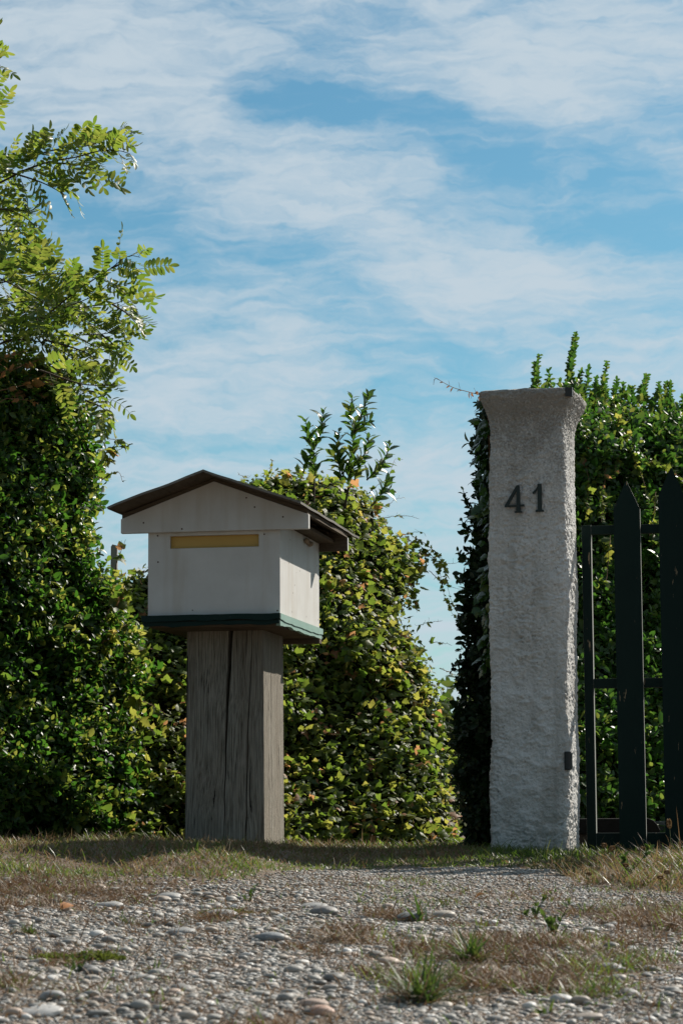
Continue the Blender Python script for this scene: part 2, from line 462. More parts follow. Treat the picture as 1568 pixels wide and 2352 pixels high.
def stucco():
    m, n = mat('rough_stucco')
    p = n.n('ShaderNodeTexCoord').outputs['Object']
    sp = n.n('ShaderNodeSeparateXYZ'); n.set(sp, 0, p)
    a = n.noise(p, 130, 4, 0.65)
    b = n.noise(p, 11, 5, 0.65)
    top = n.math('MULTIPLY', n.math('SUBTRACT', sp.outputs[2], 1.15, clamp=True), 1.1)
    c = n.mix(n.ramp(b, [(.3, 0), (.7, 1)]), (.60, .595, .575), (.74, .73, .71))
    grime = n.math('ADD', n.math('MULTIPLY', n.math('SUBTRACT', b, .5), 1.3), top)
    grime = n.math('ADD', grime, n.math('MULTIPLY', n.math('SUBTRACT', a, .5), 1.4))
    c = n.mix(n.math('MULTIPLY', n.ramp(grime, [(.05, 0), (.6, 1)]), .85), c, (.24, .225, .20))
    str_ = n.noise(n.scale(p, (16, 16, 1.3)), 1.0, 4, .6)
    c = n.mix(n.math('MULTIPLY', n.ramp(str_, [(.48, 0), (.72, 1)]), .5), c, (.30, .285, .25))
    mo = n.noise(p, 4.5, 5, .7)
    c = n.mix(n.math('MULTIPLY', n.ramp(mo, [(.45, 0), (.68, 1)]), .45), c, (.33, .32, .29))
    foot = n.math('MULTIPLY', n.math('SUBTRACT', .35, sp.outputs[2], clamp=True), 2.0)
    c = n.mix(n.math('MULTIPLY', foot, n.ramp(b, [(.35, 0), (.65, 1)])), c, (.32, .26, .20))
    pit = n.ramp(n.noise(p, 95, 4, 0.65), [(.30, 1), (.37, 0)])
    c = n.mix(n.math('MULTIPLY', pit, .7), c, (.10, .085, .07))
    po = n.n('ShaderNodeNewGeometry').outputs['Pointiness']
    c = n.mix(n.ramp(po, [(.38, .6), (.475, 0)]), c, (.15, .135, .115))
    h = n.math('ADD', n.noise(p, 260, 3, 0.6), n.math('MULTIPLY', a, 1.2))
    finish(n, c, 0.9, 0.2, bump=h, bstr=0.55, bdist=0.004)
    return m
M['stucco'] = stucco()

def stone_mat(name):
    m, n = mat(name)
    g = n.n('ShaderNodeNewGeometry'); rnd = g.outputs['Random Per Island']
    p = n.n('ShaderNodeTexCoord').outputs['Object']
    nz = n.noise(p, 160, 4, 0.6)
    c = n.ramp(rnd, [(0, (.115, .115, .11)), (.25, (.23, .225, .21)), (.55, (.35, .335, .305)), (.74, (.34, .285, .23)), (.84, (.42, .31, .24)), (.92, (.50, .485, .46)), (1, (.66, .65, .62))])
    c = n.mix(n.ramp(nz, [(.3, 0), (.8, .35)]), c, (.24, .215, .18))
    finish(n, c, 0.6, 0.35, bump=nz, bstr=0.25, bdist=0.003)
    return m
M['stone'] = stone_mat('river_gravel')

def soil():
    m, n = mat('soil')
    p = n.n('ShaderNodeTexCoord').outputs['Object']
    a = n.noise(p, 6, 5, 0.6); b = n.noise(p, 70, 5, 0.7)
    c = n.mix(n.ramp(a, [(.3, 0), (.7, 1)]), (.14, .095, .065), (.20, .155, .115))
    c = n.mix(n.ramp(b, [(.35, 0), (.75, .6)]), c, (.28, .245, .21))
    finish(n, c, 0.95, 0.1, bump=b, bstr=0.7, bdist=0.02)
    return m
M['soil'] = soil()

# ------------------------------------------------------------------ ground
# verge edge: how near the grass comes, by x
def verge_edge(x, y):
    px = 784 + x / y * F_PX
    return np.interp(px, [-800, 0, 120, 300, 480, 560, 640, 800, 1000, 1100, 1250, 1330, 1420, 1568, 2400],
                     [6.7, 6.75, 6.7, 6.95, 6.85, 7.05, 7.45, 7.75, 7.95, 8.1, 7.9, 7.1, 6.75, 6.7, 6.7])

def ground_z(x, y):
    x = np.asarray(x, float); y = np.asarray(y, float)
    z = np.interp(y, [-5, 0, 3.8, 8.55, 8.9, 14, 40], [-.50, -.45, -.322, -.150, -.143, -.138, -.138])
    z = z - .022 * np.clip(x + .43, -3, 3)
    # low grassy bank along the verge
    ys = np.maximum(y, 3.0); e = verge_edge(x, ys)
    hb = np.interp(784 + x / ys * F_PX, [-800, 0, 300, 480, 600, 800, 1000, 1270, 1420, 1568, 2400], [.062, .062, .060, .056, .038, .014, .003, .003, .036, .048, .048])
    t1 = np.clip((y - e + .05) / .8, 0, 1); t2 = np.clip((y - e - .75) / np.maximum(8.95 - e - .75, .1), 0, 1)
    z = z + hb * (t1 * t1 * (3 - 2 * t1)) * (1 - t2 * t2 * (3 - 2 * t2))
    q = np.stack([x * 2.2, y * 2.2, np.zeros_like(x)], -1).reshape(-1, 3)
    z = z + (fbm(q, 3, 5) * .012).reshape(x.shape) * np.clip((30 - y) / 20, 0, 1)
    return z + CAMZ

def G(px, py):
    """ground point seen in a direction"""
    d = ray(px, py)
    t = 1.0
    prev = None
    for t in np.arange(2.0, 14, .02):
        p = np.array([0, 0, CAMZ]) + d * (t / d[1])
        if p[2] <= float(ground_z(np.array([p[0]]), np.array([p[1]]))[0]):
            return p
    return p

def build_ground():
    dense = np.arange(-4, 4.001, .05)
    xs = np.concatenate([[-900, -300, -100, -40, -18, -10, -6], dense, [6, 10, 18, 40, 100, 300, 900]])
    ys = np.concatenate([[-900, -200, -50, -15, -5, -1], np.arange(0, 14.001, .05), [16, 20, 30, 60, 150, 400, 1200, 3000]])
    X, Y = np.meshgrid(xs, ys)
    Z = ground_z(X, Y)
    mb = MB(); mb.grid(np.stack([X, Y, Z], -1))
    return mb.build('ground', M['soil'], smooth=True)
tag(build_ground(), kind='structure')

def in_ell(x, y, L):
    """1 inside soft ellipses given on the ground (x, y, rx, ry)"""
    q_ = np.stack([x * 5, y * 4, x * 0], -1); x = x + .10 * fbm(q_, 3, 71); y = y + .22 * fbm(q_, 3, 72)
    r = np.zeros_like(x)
    for cx, cy, rx, ry in L:
        d = ((x - cx) / rx) ** 2 + ((y - cy) / ry) ** 2
        r = np.maximum(r, np.clip(1.4 - d, 0, 1))
    return np.clip(r, 0, 1)

def E(px, py, rpx, ry):
    p = G(px, py)
    return (p[0], p[1], rpx / F_PX * p[1], ry)

BROWN = [E(1230, 2190, 330, .42), E(1500, 2130, 160, .35), E(1020, 2290, 210, .28), E(1300, 2260, 200, .2), E(470, 2118, 120, .10), E(760, 2150, 150, .06),
         E(60, 2070, 150, .25), E(130, 2045, 260, .22), E(960, 2240, 150, .22), E(1140, 2240, 240, .3), E(230, 2290, 230, .06), E(860, 2105, 70, .12), E(640, 2180, 130, .06), E(1480, 2095, 220, .25), E(150, 2200, 110, .07), E(560, 2350, 160, .08), E(1060, 2130, 130, .1)]

# ---- gravel
def ico(sub):
    bm = bmesh.new(); bmesh.ops.create_icosphere(bm, subdivisions=sub, radius=1)
    v = np.array([q.co[:] for q in bm.verts]); f = np.array([[q.index for q in fc.verts] for fc in bm.faces]); bm.free()
    return v, f
I1, I2, I3 = ico(1), ico(2), ico(4)

def pebble_set(mb, T, pts, size, seed):
    n = len(pts); r = np.random.default_rng(seed)
    th = r.uniform(0, 2 * np.pi, n)
    up = norm(np.stack([r.normal(0, .16, n), r.normal(0, .16, n), np.ones(n)], -1))
    d = np.stack([np.cos(th), np.sin(th), np.zeros(n)], -1)
    Rm = frames(d, up)
    sc = np.stack([size * r.uniform(.62, .95, n), size, size * r.uniform(.28, .52, n)], -1) * .5
    v = T[0]
    # a handful of lumpy variants
    for k in range(6):
        idx = np.arange(k, n, 6)
        tv = v * (1 + .16 * fbm(v * 1.1 + k * 9.1, 2, k)[:, None])
        tv[:, 2] = np.where(tv[:, 2] < -.5, -.5, tv[:, 2])
        p = pts[idx].copy(); p[:, 2] += sc[idx, 2] * .62
        mb.inst(tv, T[1], p, Rm[idx], sc[idx])

def gravel():
    mb = MB(); r = np.random.default_rng(3)
    def sample(n, y0, y1, xw=.2):
        u = r.uniform(0, 1, n); y = np.sqrt(y0 ** 2 + u * (y1 ** 2 - y0 ** 2)); x = r.uniform(-xw, xw, n) * y
        return x, y
    # fine gravel everywhere, in three bands of size
    for n, y0, y1, s0, s1, T in ((90000, 3.2, 5.7, .006, .014, I1), (74000, 5.5, 8.4, .008, .017, I1), (9000, 3.2, 6.9, .014, .028, I2), (650, 3.2, 6.75, .026, .046, I2)):
        x, y = sample(n, y0, y1)
        keep = y < verge_edge(x, y) + r.normal(0, .12, n)
        br = in_ell(x, y, BROWN)
        cl = fbm(np.stack([x * 7, y * 7, x * 0], -1), 3, 44)
        keep &= r.uniform(0, 1, n) > np.clip(br * .66 + (cl > .28) * .35, 0, .88)
        if s1 > .02: keep &= ~((y > 5.75) & (x > -.05) & (r.uniform(0, 1, n) > .12))
        x, y = x[keep], y[keep]
        z = ground_z(x, y) - r.uniform(0, .002, len(x))
        size = s0 + (s1 - s0) * r.beta(1.4, 2.6, len(x))
        pebble_set(mb, T, np.stack([x, y, z], -1), size, n)
    return mb.build('gravel', M['stone'], smooth=True)
tag(gravel(), kind='stuff')

# ---- grass blades
def blade_template(bend=0.35):
    t = np.array([0, .4, .75, 1.0]); w = np.array([.5, .42, .26, 0])
    v = []
    for a, b in zip(t[:3], w[:3]):
        v += [(-b, a, -bend * a * a), (b, a, -bend * a * a)]
    v.append((0, 1, -bend))
    f = [(0, 1, 3), (0, 3, 2), (2, 3, 5), (2, 5, 4), (4, 5, 6)]
    return np.array(v, float), np.array(f)
BT = blade_template(.35)

def blades(mb, x, y, length, width, lean, seed, mat=0, z=None, az=None):
    r = np.random.default_rng(seed); n = len(x)
    th = r.uniform(0, 2 * np.pi, n) if az is None else az
    ln = np.clip(r.normal(lean, .28, n), .02, 1.52)
    d = np.stack([np.sin(ln) * np.cos(th), np.sin(ln) * np.sin(th), np.cos(ln)], -1)
    side = r.uniform(0, 2 * np.pi, n)
    nrm = norm(np.stack([np.cos(th) * -np.cos(ln), np.sin(th) * -np.cos(ln), np.sin(ln)], -1) + .5 * r.normal(0, 1, (n, 3)))
    Rm = frames(d, nrm)
    if z is None: z = ground_z(x, y) - .003
    mb.inst(BT[0], BT[1], np.stack([x, y, z], -1), Rm, np.stack([width, length, length], -1), mat)

def verge():
    mb = MB(); r = np.random.default_rng(11)
    n = 105000
    y = r.uniform(6.4, 9.6, n); x = r.uniform(-.2, .2, n) * y
    e = verge_edge(x, y)
    cl = fbm(np.stack([x * 5, y * 5, x * 0], -1), 3, 3)
    keep = (y > e + cl * .16 + r.exponential(.05, n))
    # thinner towards its ragged front edge
    keep &= r.uniform(0, 1, n) < np.clip((y - e + .1) / .35, .12, 1)
    x, y, cl, e = x[keep], y[keep], cl[keep], e[keep]
    n = len(x)
    L = r.uniform(.015, .040, n) * (1 + .6 * cl)
    px = 784 + x / y * F_PX
    L = L * (1 + .35 * np.clip((y - 8.9) / .2, 0, 1) * r.uniform(0, 1, n) ** 2)
    right = np.clip((px - 1230) / 120, 0, 1) * np.clip((8.3 - y) / .4, 0, 1)
    L = L * (1 + 1.1 * right * r.uniform(0, 1, n))
    green = (vnoise(np.stack([x * 4, y * 4, x * 0], -1), 8) + r.normal(0, .5, n) + np.clip((px - 1050) / 120, 0, 1.0) * np.clip((y - 8.0) / .4, 0, 1) * 1.6 + np.clip((y - 8.7) / .5, 0, 1) * .5 + 1.0 * np.clip(1 - (y - e) / .6, 0, 1) * (px < 1150)) > .72
    az = r.uniform(0, 2 * np.pi, n); L = L * np.where(r.uniform(0, 1, n) < .05, 1.7, 1.0)
    for k, mt in ((~green, 0), (green, 1)):
        blades(mb, x[k], y[k], L[k], r.uniform(.0020, .0042, k.sum()), .75, 5 + mt, mt, az=az[k])
    for cx, cy, rx, ry, k in ((-.30, 9.16, .22, .05, 420), (-.08, 9.3, .05, .16, 200), (.69, 8.95, .20, .06, 520), (.86, 9.02, .05, .1, 160), (1.2, 9.12, .35, .06, 500)):
        a, b = r.normal(cx, rx * .6, k), r.normal(cy, ry * .6, k)
        blades(mb, a, b, r.uniform(.02, .055, k), r.uniform(.0022, .0042, k), .7, 61 + k, 1 if cx > .5 else 0)
    return mb.build('dry_grass', [M['grass'], M['green_grass']])
tag(verge(), kind='stuff')

def thatch():
    mb = MB(); r = np.random.default_rng(21)
    n = 170000
    y = np.sqrt(r.uniform(3.2 ** 2, 7.4 ** 2, n)); x = r.uniform(-.19, .19, n) * y
    br = in_ell(x, y, BROWN)
    cl = fbm(np.stack([x * 9, y * 9, x * 0], -1), 3, 13)
    keep = (r.uniform(0, 1, n) < np.clip(br * (.62 + cl * .9), 0, 1)) | (r.uniform(0, 1, n) < .06 + .22 * (cl > .35))
    x, y, br, cl = x[keep], y[keep], br[keep], cl[keep]; n = len(x)
    gn = fbm(np.stack([x * 6, y * 5, x * 0], -1), 2, 55)
    px = 784 + x / y * F_PX
    green = r.uniform(0, 1, n) < .07 + .34 * (gn > .15) * (px > 820) + .12 * (gn > .3)
    grow = 1 + 1.1 * br * np.clip(cl + .5, 0, 1.2)
    for k, mt, le in ((~green, 0, .98), (green, 1, .72)):
        m = k.sum()
        blades(mb, x[k], y[k], r.uniform(.010, .030, m) * grow[k], r.uniform(.0013, .0030, m), le, 31 + mt, mt, z=ground_z(x[k], y[k]) + r.uniform(0, .008, m) * (mt == 0))
    n = 3600
    y = np.sqrt(r.uniform(3.4 ** 2, 7.4 ** 2, n)); x = r.uniform(-.19, .19, n) * y
    k = r.uniform(0, 1, n) < in_ell(x, y, BROWN) * .8 + .05; x, y = x[k], y[k]; n = len(x)
    blades(mb, x, y, r.uniform(.03, .085, n), r.uniform(.0012, .0024, n), .65, 33, 0)
    return mb.build('dead_grass_thatch', [M['thatch'], M['green_grass']])
tag(thatch(), kind='stuff')

# ---- larger river stones, one by one
def river_stone(px, py, w, h, label, col, seed, rz=0.0):
    p = G(px, py)
    s = w / F_PX * p[1]
    v, f = I3
    r = np.random.default_rng(seed)
    k = 1 + .13 * fbm(v * .9 + seed * 3.3, 2, seed)[:, None] + .02 * fbm(v * 5 + seed, 2, seed)[:, None]
    v = v * k
    v[:, 2] = np.maximum(v[:, 2], -.55)
    v = v * np.array([s * .5, s * .5 * r.uniform(.7, .95), h / F_PX * p[1] * .62])
    mb = MB(); mb.add(v, f)
    m, n = mat('river_stone_surface')
    c = n.n('ShaderNodeTexCoord').outputs['Object']
    a = n.noise(c, 60, 5, .6); b = n.noise(c, 300, 2)
    cc = n.mix(n.ramp(a, [(.35, 0), (.7, 1)]), tuple(q * .72 for q in col), col)
    cc = n.mix(n.ramp(b, [(.6, 0), (.72, .6)]), cc, (.46, .44, .41))
    finish(n, cc, .6, .35, bump=a, bstr=.25, bdist=.006)
    o = mb.build('river_stone', m, smooth=True)
    o.location = (p[0], p[1], p[2] + h / F_PX * p[1] * .18); o.rotation_euler = (r.normal(0, .06), r.normal(0, .06), rz)
    tag(o, label, 'stone', 'larger stones lying in the gravel')
GREY, BLUE, TAN, PINK, PALE = (.32, .315, .30), (.22, .235, .24), (.34, .285, .235), (.48, .31, .23), (.46, .45, .43)
for i, a in enumerate([
    (250, 2086, 68, 20, 'broad grey river stone just below the dry grass on the left', GREY),
    (388, 2066, 60, 20, 'grey stone lying against a tan one near the verge edge', GREY),
    (372, 2070, 46, 16, 'tan stone half under a grey one near the verge edge', TAN),
    (418, 2147, 78, 22, 'flat pale grey stone in the left half of the gravel, below a brown mossy stone', GREY),
    (508, 2108, 84, 26, 'grey stone partly covered by brown moss left of centre', GREY),
    (622, 2160, 72, 24, 'rounded grey stone with bare gravel around it, below the letterbox post', BLUE),
    (938, 2116, 70, 28, 'dark blue-grey stone at the foot of the leafy dark weed', (.15, .16, .16)),
    (1014, 2108, 62, 20, 'flat tan-grey stone to the right of the leafy dark weed', (.36, .32, .27)),
    (720, 2084, 74, 14, 'long flat stone where the fine gravel begins', GREY),
    (742, 2100, 66, 24, 'dark stone with brown thatch on its right side', (.2, .19, .18)),
    (1402, 2230, 58, 24, 'smooth grey stone at the right with a smaller dark stone just below it', PALE),
    (1416, 2254, 42, 20, 'small dark grey stone below a smooth larger one at the right', BLUE),
    (736, 2332, 64, 28, 'orange-pink stone at the bottom edge of the photo', PINK),
    (1290, 2304, 62, 28, 'pale domed stone at the lower right', PALE),
    (95, 2196, 52, 24, 'blue-grey domed stone above the moss cushion at the left', BLUE),
    (122, 2296, 62, 26, 'large grey stone in the lower left corner area', GREY),
    (204, 2234, 52, 22, 'dark grey stone beside the bright green sprig', (.15, .15, .15)),
    (600, 2344, 58, 26, 'grey rounded stone at the bottom edge left of the orange-pink one', GREY),
    (1345, 2344, 80, 22, 'broad flat tan stone at the bottom right edge', TAN),
    (1440, 2290, 52, 26, 'grey rounded stone near the right edge of the gravel', GREY),
    (330, 2252, 64, 18, 'flat grey slab-like stone below the middle of the left gravel', GREY),
    (720, 2310, 70, 20, 'flat pinkish-tan stone above the orange-pink one', (.40, .30, .24)),
    (1450, 2218, 40, 20, 'small white stone beside a green tuft at the right', PALE),
    (90, 2330, 120, 22, 'long pale stone in the bottom left corner', PALE)]):
    river_stone(*a, seed=40 + i, rz=random.uniform(-.5, .5))

# ------------------------------------------------------------------ leaf templates
def leaf_oval(ts, ws, cup=.25, curl=.15):
    v, f = [], []
    for t, w in zip(ts, ws):
        z = -curl * t * t
        v += [(-w, t, z + cup * w), (0, t, z), (w, t, z + cup * w)]
    for i in range(len(ts) - 1):
        a = i * 3
        f += [(a, a + 1, a + 4, a + 3), (a + 1, a + 2, a + 5, a + 4)]
    return np.array(v, float), np.array(f)
OVAL = leaf_oval([0, .18, .5, .8, 1.0], [.03, .2, .31, .23, .04], .35, .2)
LANCE = leaf_oval([0, .1, .3, .6, .85, 1.0], [.015, .10, .21, .23, .12, .005], .35, .22)
LEAFLET = leaf_oval([0, .2, .55, .85, 1.0], [.03, .155, .215, .155, .03], .25, .22)

def leaf_lobed():
    half = [(.0, .0), (.10, -.10), (.30, -.06), (.42, .10), (.50, .30), (.60, .50), (.40, .50), (.33, .60), (.28, .72), (.17, .86), (.0, 1.12)]
    ctr = [(0, 0), (0, .30), (0, .62)]
    V = lambda x, y: (x, y, -.30 * abs(x) - .16 * y * y + .04 * math.sin(y * 9 + x * 5))
    v = [V(*p) for p in half] + [V(-x, y) for x, y in half[1:-1]] + [V(*c) for c in ctr[1:]]
    nh = len(half); c1 = nh + nh - 2; c2 = c1 + 1
    R_ = list(range(nh)); L_ = [0] + list(range(nh, nh + nh - 2)) + [nh - 1]
    f = []
    for S, fl in ((R_, False), (L_, True)):
        for i in range(nh - 1):
            c = c1 if i < 5 else c2
            q = (S[i], S[i + 1], c)
            f.append(q[::-1] if fl else q)
        q = (S[5], c2, c1); f.append(q[::-1] if fl else q)
    return np.array(v, float), np.array(f)
LOBED = leaf_lobed()

# ------------------------------------------------------------------ hedges
def poly_dist(pts, poly):
    a = poly; b = np.roll(poly, -1, 0)
    d = np.full(len(pts), 1e9); ins = np.zeros(len(pts), bool)
    for p, q in zip(a, b):
        e = q - p; t = np.clip(((pts - p) @ e) / max(e @ e, 1e-12), 0, 1)
        d = np.minimum(d, np.linalg.norm(pts - (p + t[:, None] * e), axis=1))
        c = (p[1] > pts[:, 1]) != (q[1] > pts[:, 1])
        with np.errstate(divide='ignore', invalid='ignore'):
            xi = (q[0] - p[0]) * (pts[:, 1] - p[1]) / (q[1] - p[1]) + p[0]
        ins ^= c & (pts[:, 0] < xi)
    return d, ins

class Hedge:
    """a bushy volume: an outline at its own distance, rounded in depth, with lumps"""
    def __init__(s, px, Y0, T, lump=.10, lf=3.0, seed=0, kx=0.0, kz=0.0, xr=0.0):
        s.Y0, s.T, s.lump, s.lf, s.seed, s.kx, s.kz, s.xr, s.zr = Y0, T, lump, lf, seed, kx, kz, xr, CAMZ - .14
        s.poly = np.array([s.pt(a, b)[[0, 2]] for a, b in px])
        s.lo, s.hi = s.poly.min(0), s.poly.max(0)
    def mid(s, xz):
        return s.Y0 + s.kx * (xz[:, 0] - s.xr) + s.kz * (xz[:, 1] - s.zr)
    def pt(s, px, py, off=0.0):
        """point on the hedge's (sloping) middle sheet seen in a direction, moved off towards the road"""
        d = ray(px, py); d = d / d[1]
        t = (s.Y0 + off - s.kx * s.xr + s.kz * (CAMZ - s.zr)) / (1 - s.kx * d[0] - s.kz * d[2])
        return np.array([0, 0, CAMZ]) + d * t
    def half(s, xz):
        d, ins = poly_dist(xz, s.poly)
        q = np.clip(d / s.T, 0, 1)
        return s.T * .85 * np.sqrt(np.maximum(1 - (1 - q) ** 2, 0)), d, ins
    def front(s, xz, off=0.0):
        h, d, ins = s.half(xz)
        l = s.lump * fbm(np.stack([xz[:, 0] * s.lf, xz[:, 1] * s.lf, xz[:, 0] * 0 + s.seed], -1), 3, s.seed)
        return s.mid(xz) - np.maximum(h + l * np.clip(d / .08, 0, 1) - off, 0.01), d, ins
    def back(s, xz, off=0.0):
        h, d, ins = s.half(xz)
        return s.mid(xz) + np.maximum(h - off, 0.01), d, ins
    def sample(s, n, r, inset=0.0, back=False):
        """points on the surface with outward normals"""
        xz = r.uniform(0, 1, (n, 2)) * (s.hi - s.lo) + s.lo
        fn = s.back if back else s.front
        y, d, ins = fn(xz)
        k = ins; xz, y, d = xz[k], y[k], d[k]
        e = .02
        gx = (fn(xz + [e, 0])[0] - fn(xz - [e, 0])[0]) / (2 * e)
        gz = (fn(xz + [0, e])[0] - fn(xz - [0, e])[0]) / (2 * e)
        nr = norm(np.stack([gx, -np.ones_like(gx), gz], -1))
        if back: nr = -nr
        return np.stack([xz[:, 0], y, xz[:, 1]], -1), nr, d
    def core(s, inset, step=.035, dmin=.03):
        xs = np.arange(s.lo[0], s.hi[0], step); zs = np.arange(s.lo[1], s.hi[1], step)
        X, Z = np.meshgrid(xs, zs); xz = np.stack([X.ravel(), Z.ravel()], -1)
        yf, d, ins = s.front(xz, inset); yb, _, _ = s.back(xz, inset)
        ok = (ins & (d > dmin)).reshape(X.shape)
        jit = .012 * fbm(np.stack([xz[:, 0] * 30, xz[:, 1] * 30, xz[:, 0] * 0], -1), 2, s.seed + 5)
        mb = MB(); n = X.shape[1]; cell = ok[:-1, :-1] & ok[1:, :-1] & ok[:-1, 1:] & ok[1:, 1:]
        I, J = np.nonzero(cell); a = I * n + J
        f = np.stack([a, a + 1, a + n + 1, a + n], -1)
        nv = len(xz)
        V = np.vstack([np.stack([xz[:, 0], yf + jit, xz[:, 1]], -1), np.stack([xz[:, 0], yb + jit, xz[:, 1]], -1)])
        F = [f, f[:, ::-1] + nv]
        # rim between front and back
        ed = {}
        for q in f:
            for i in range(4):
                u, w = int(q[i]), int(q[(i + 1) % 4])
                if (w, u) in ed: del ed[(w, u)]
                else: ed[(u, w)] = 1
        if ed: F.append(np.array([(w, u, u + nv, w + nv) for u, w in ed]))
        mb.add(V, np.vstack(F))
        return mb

def shoots(mb, P0, nr, r, size, T=OVAL, nl=6, mat=0, w=(.5, .55, .5), spread=.05):
    """short shoots with paired leaves; the topmost pair smaller"""
    n = len(P0)
    ax = norm(w[0] * nr + np.array([0, 0, w[1]]) + w[2] * r.normal(0, 1, (n, 3)))
    ref = norm(r.normal(0, 1, (n, 3))); e1 = norm(np.cross(ax, ref)); e2 = np.cross(ax, e1)
    for k in range(nl):
        ph = (k % 2) * np.pi + (k // 2) * np.pi / 2 + r.normal(0, .25, n)
        rad = np.cos(ph)[:, None] * e1 + np.sin(ph)[:, None] * e2
        up = (k // 2) / max(1, nl // 2 - .5)
        an = r.normal(1.05 - .45 * up, .2, n)[:, None]
        d = ax * np.cos(an) + rad * np.sin(an)
        nn = ax * np.sin(an) - rad * np.cos(an)
        nn = nn + .25 * r.normal(0, 1, (n, 3))
        p = P0 + ax * (up * spread) + rad * .003
        mb.inst(T[0], T[1], p, frames(d, nn), size * np.exp(r.normal(-.08, .24, n)) * (1 - .25 * up), mat)

def hedge_object(name, H, n_front, size, leafmat, label, group=None, inset=.07, n_back=0.25, T=OVAL, nl=6, w=(.5, .55, .5), dmin=.03, jitter=.05):
    r = np.random.default_rng(H.seed + 100)
    o = empty(name, (*(W(0, 0, 1)[:0]), float(H.poly[:, 0].mean()), H.Y0, float(ground_z(np.array([0.]), np.array([H.Y0]))[0])))
    inv = -np.array(o.location)
    tag(o, label, 'hedge', group)
    mb = MB()
    A, nr, d = H.sample(n_front, r)
    A = A - nr * r.exponential(jitter, (len(A), 1))
    shoots(mb, A + inv, nr, r, size, T, nl, 0, w)
    B, nb, d = H.sample(int(n_front * n_back), r, back=True)
    B = B - nb * r.exponential(.03, (len(B), 1))
    shoots(mb, B + inv, nb, r, size, T, nl, 0, w)
    mb.build('foliage', leafmat, o, smooth=True)
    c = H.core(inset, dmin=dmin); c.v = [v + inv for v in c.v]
    c.build('blocking_core', M['core'], o, smooth=True)
    return o, r, inv

# left hedge
H1 = Hedge([(-420, 740), (-100, 800), (60, 835), (150, 868), (205, 930), (228, 1000), (238, 1060), (240, 1110), (222, 1180), (228, 1250), (238, 1320), (275, 1350), (290, 1410),
            (325, 1480), (350, 1540), (318, 1610), (335, 1660), (340, 1720), (385, 1780), (402, 1830), (392, 1900), (390, 2010), (-420, 2010)], 9.8, .34, .12, 3.2, 1, kx=.95, kz=.38, xr=-.85)
hl, r1, inv1 = hedge_object('clipped_hedge', H1, 11500, .034, M['hedge_leaf'], 'tall hedge of small glossy round leaves filling the left side, behind the letterbox')

# hedge behind the gate
H4 = Hedge([(1215, 905), (1290, 905), (1322, 890), (1350, 930), (1385, 912), (1410, 940), (1450, 925), (1475, 950), (1500, 968), (1530, 950), (1575, 975), (1700, 945), (1900, 950), (2150, 965), (2150, 1990), (1215, 1990)], 11.0, .34, .12, 3.0, 4, kx=.45, kz=.85, xr=1.2)
hg, r4, inv4 = hedge_object('clipped_hedge', H4, 13500, .042, M['gate_hedge_leaf'], 'sunlit green hedge behind the dark picket gate, with upright shoots along its top')
# dark hedge left of the pillar
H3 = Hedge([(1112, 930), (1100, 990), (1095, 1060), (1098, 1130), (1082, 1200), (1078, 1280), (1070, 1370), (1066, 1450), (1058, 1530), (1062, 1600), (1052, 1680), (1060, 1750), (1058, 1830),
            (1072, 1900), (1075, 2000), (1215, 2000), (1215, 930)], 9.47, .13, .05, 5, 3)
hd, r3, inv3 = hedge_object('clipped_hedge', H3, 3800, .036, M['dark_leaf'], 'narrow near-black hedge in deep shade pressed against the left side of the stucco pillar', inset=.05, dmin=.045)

# creeper-covered hedge in the middle
H2 = Hedge([(560, 1100), (620, 1082), (664, 1078), (745, 1086), (790, 1096), (840, 1118), (880, 1160), (888, 1210), (925, 1228), (968, 1262), (985, 1300), (962, 1330), (948, 1390),
            (930, 1400), (938, 1425), (970, 1475), (1000, 1530), (1018, 1590), (1026, 1670), (1040, 1745), (1052, 1820), (1060, 1890), (1060, 2010), (230, 2010), (245, 1330), (270, 1318),
            (330, 1300), (420, 1235), (500, 1160)], 10.25, .36, .12, 3.2, 2, kx=.45, kz=1.1, xr=.3)

def creeper_cover():
    r = np.random.default_rng(77)
    o = empty('creeper_hedge', (float(H2.poly[:, 0].mean()), H2.Y0, float(ground_z(np.array([0.]), np.array([H2.Y0]))[0])))
    inv = -np.array(o.location)
    tag(o, 'mounded hedge overgrown with lobed yellow-green creeper leaves tipped red, between letterbox and pillar', 'hedge')
    mb = MB()
    for n, back in ((24000, False), (3500, True)):
        A, nr, d = H2.sample(n, r, back=back)
        A = A - nr * r.exponential(.035, (len(A), 1))
        k = len(A)
        nn = norm(.45 * nr + np.array([0, 0, .60]) + .60 * r.normal(0, 1, (k, 3)))
        dr = .75 * nr + np.array([0, 0, -.35]) + .6 * r.normal(0, 1, (k, 3))
        dr = norm(dr - (dr * nn).sum(1, keepdims=True) * nn)
        sz = .0195 * np.exp(r.normal(0, .42, k)) * np.where(r.uniform(0, 1, k) < .05, 1.6, 1)
        mb.inst(LOBED[0], LOBED[1], A + inv, frames(dr, nn), np.minimum(sz * 1.15, .048))
    mb.build('foliage', M['creeper_leaf'], o, smooth=True)
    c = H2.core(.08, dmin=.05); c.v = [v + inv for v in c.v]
    c.build('blocking_core', M['core'], o, smooth=True)
    return o, inv, r
hc, inv2, r2 = creeper_cover()

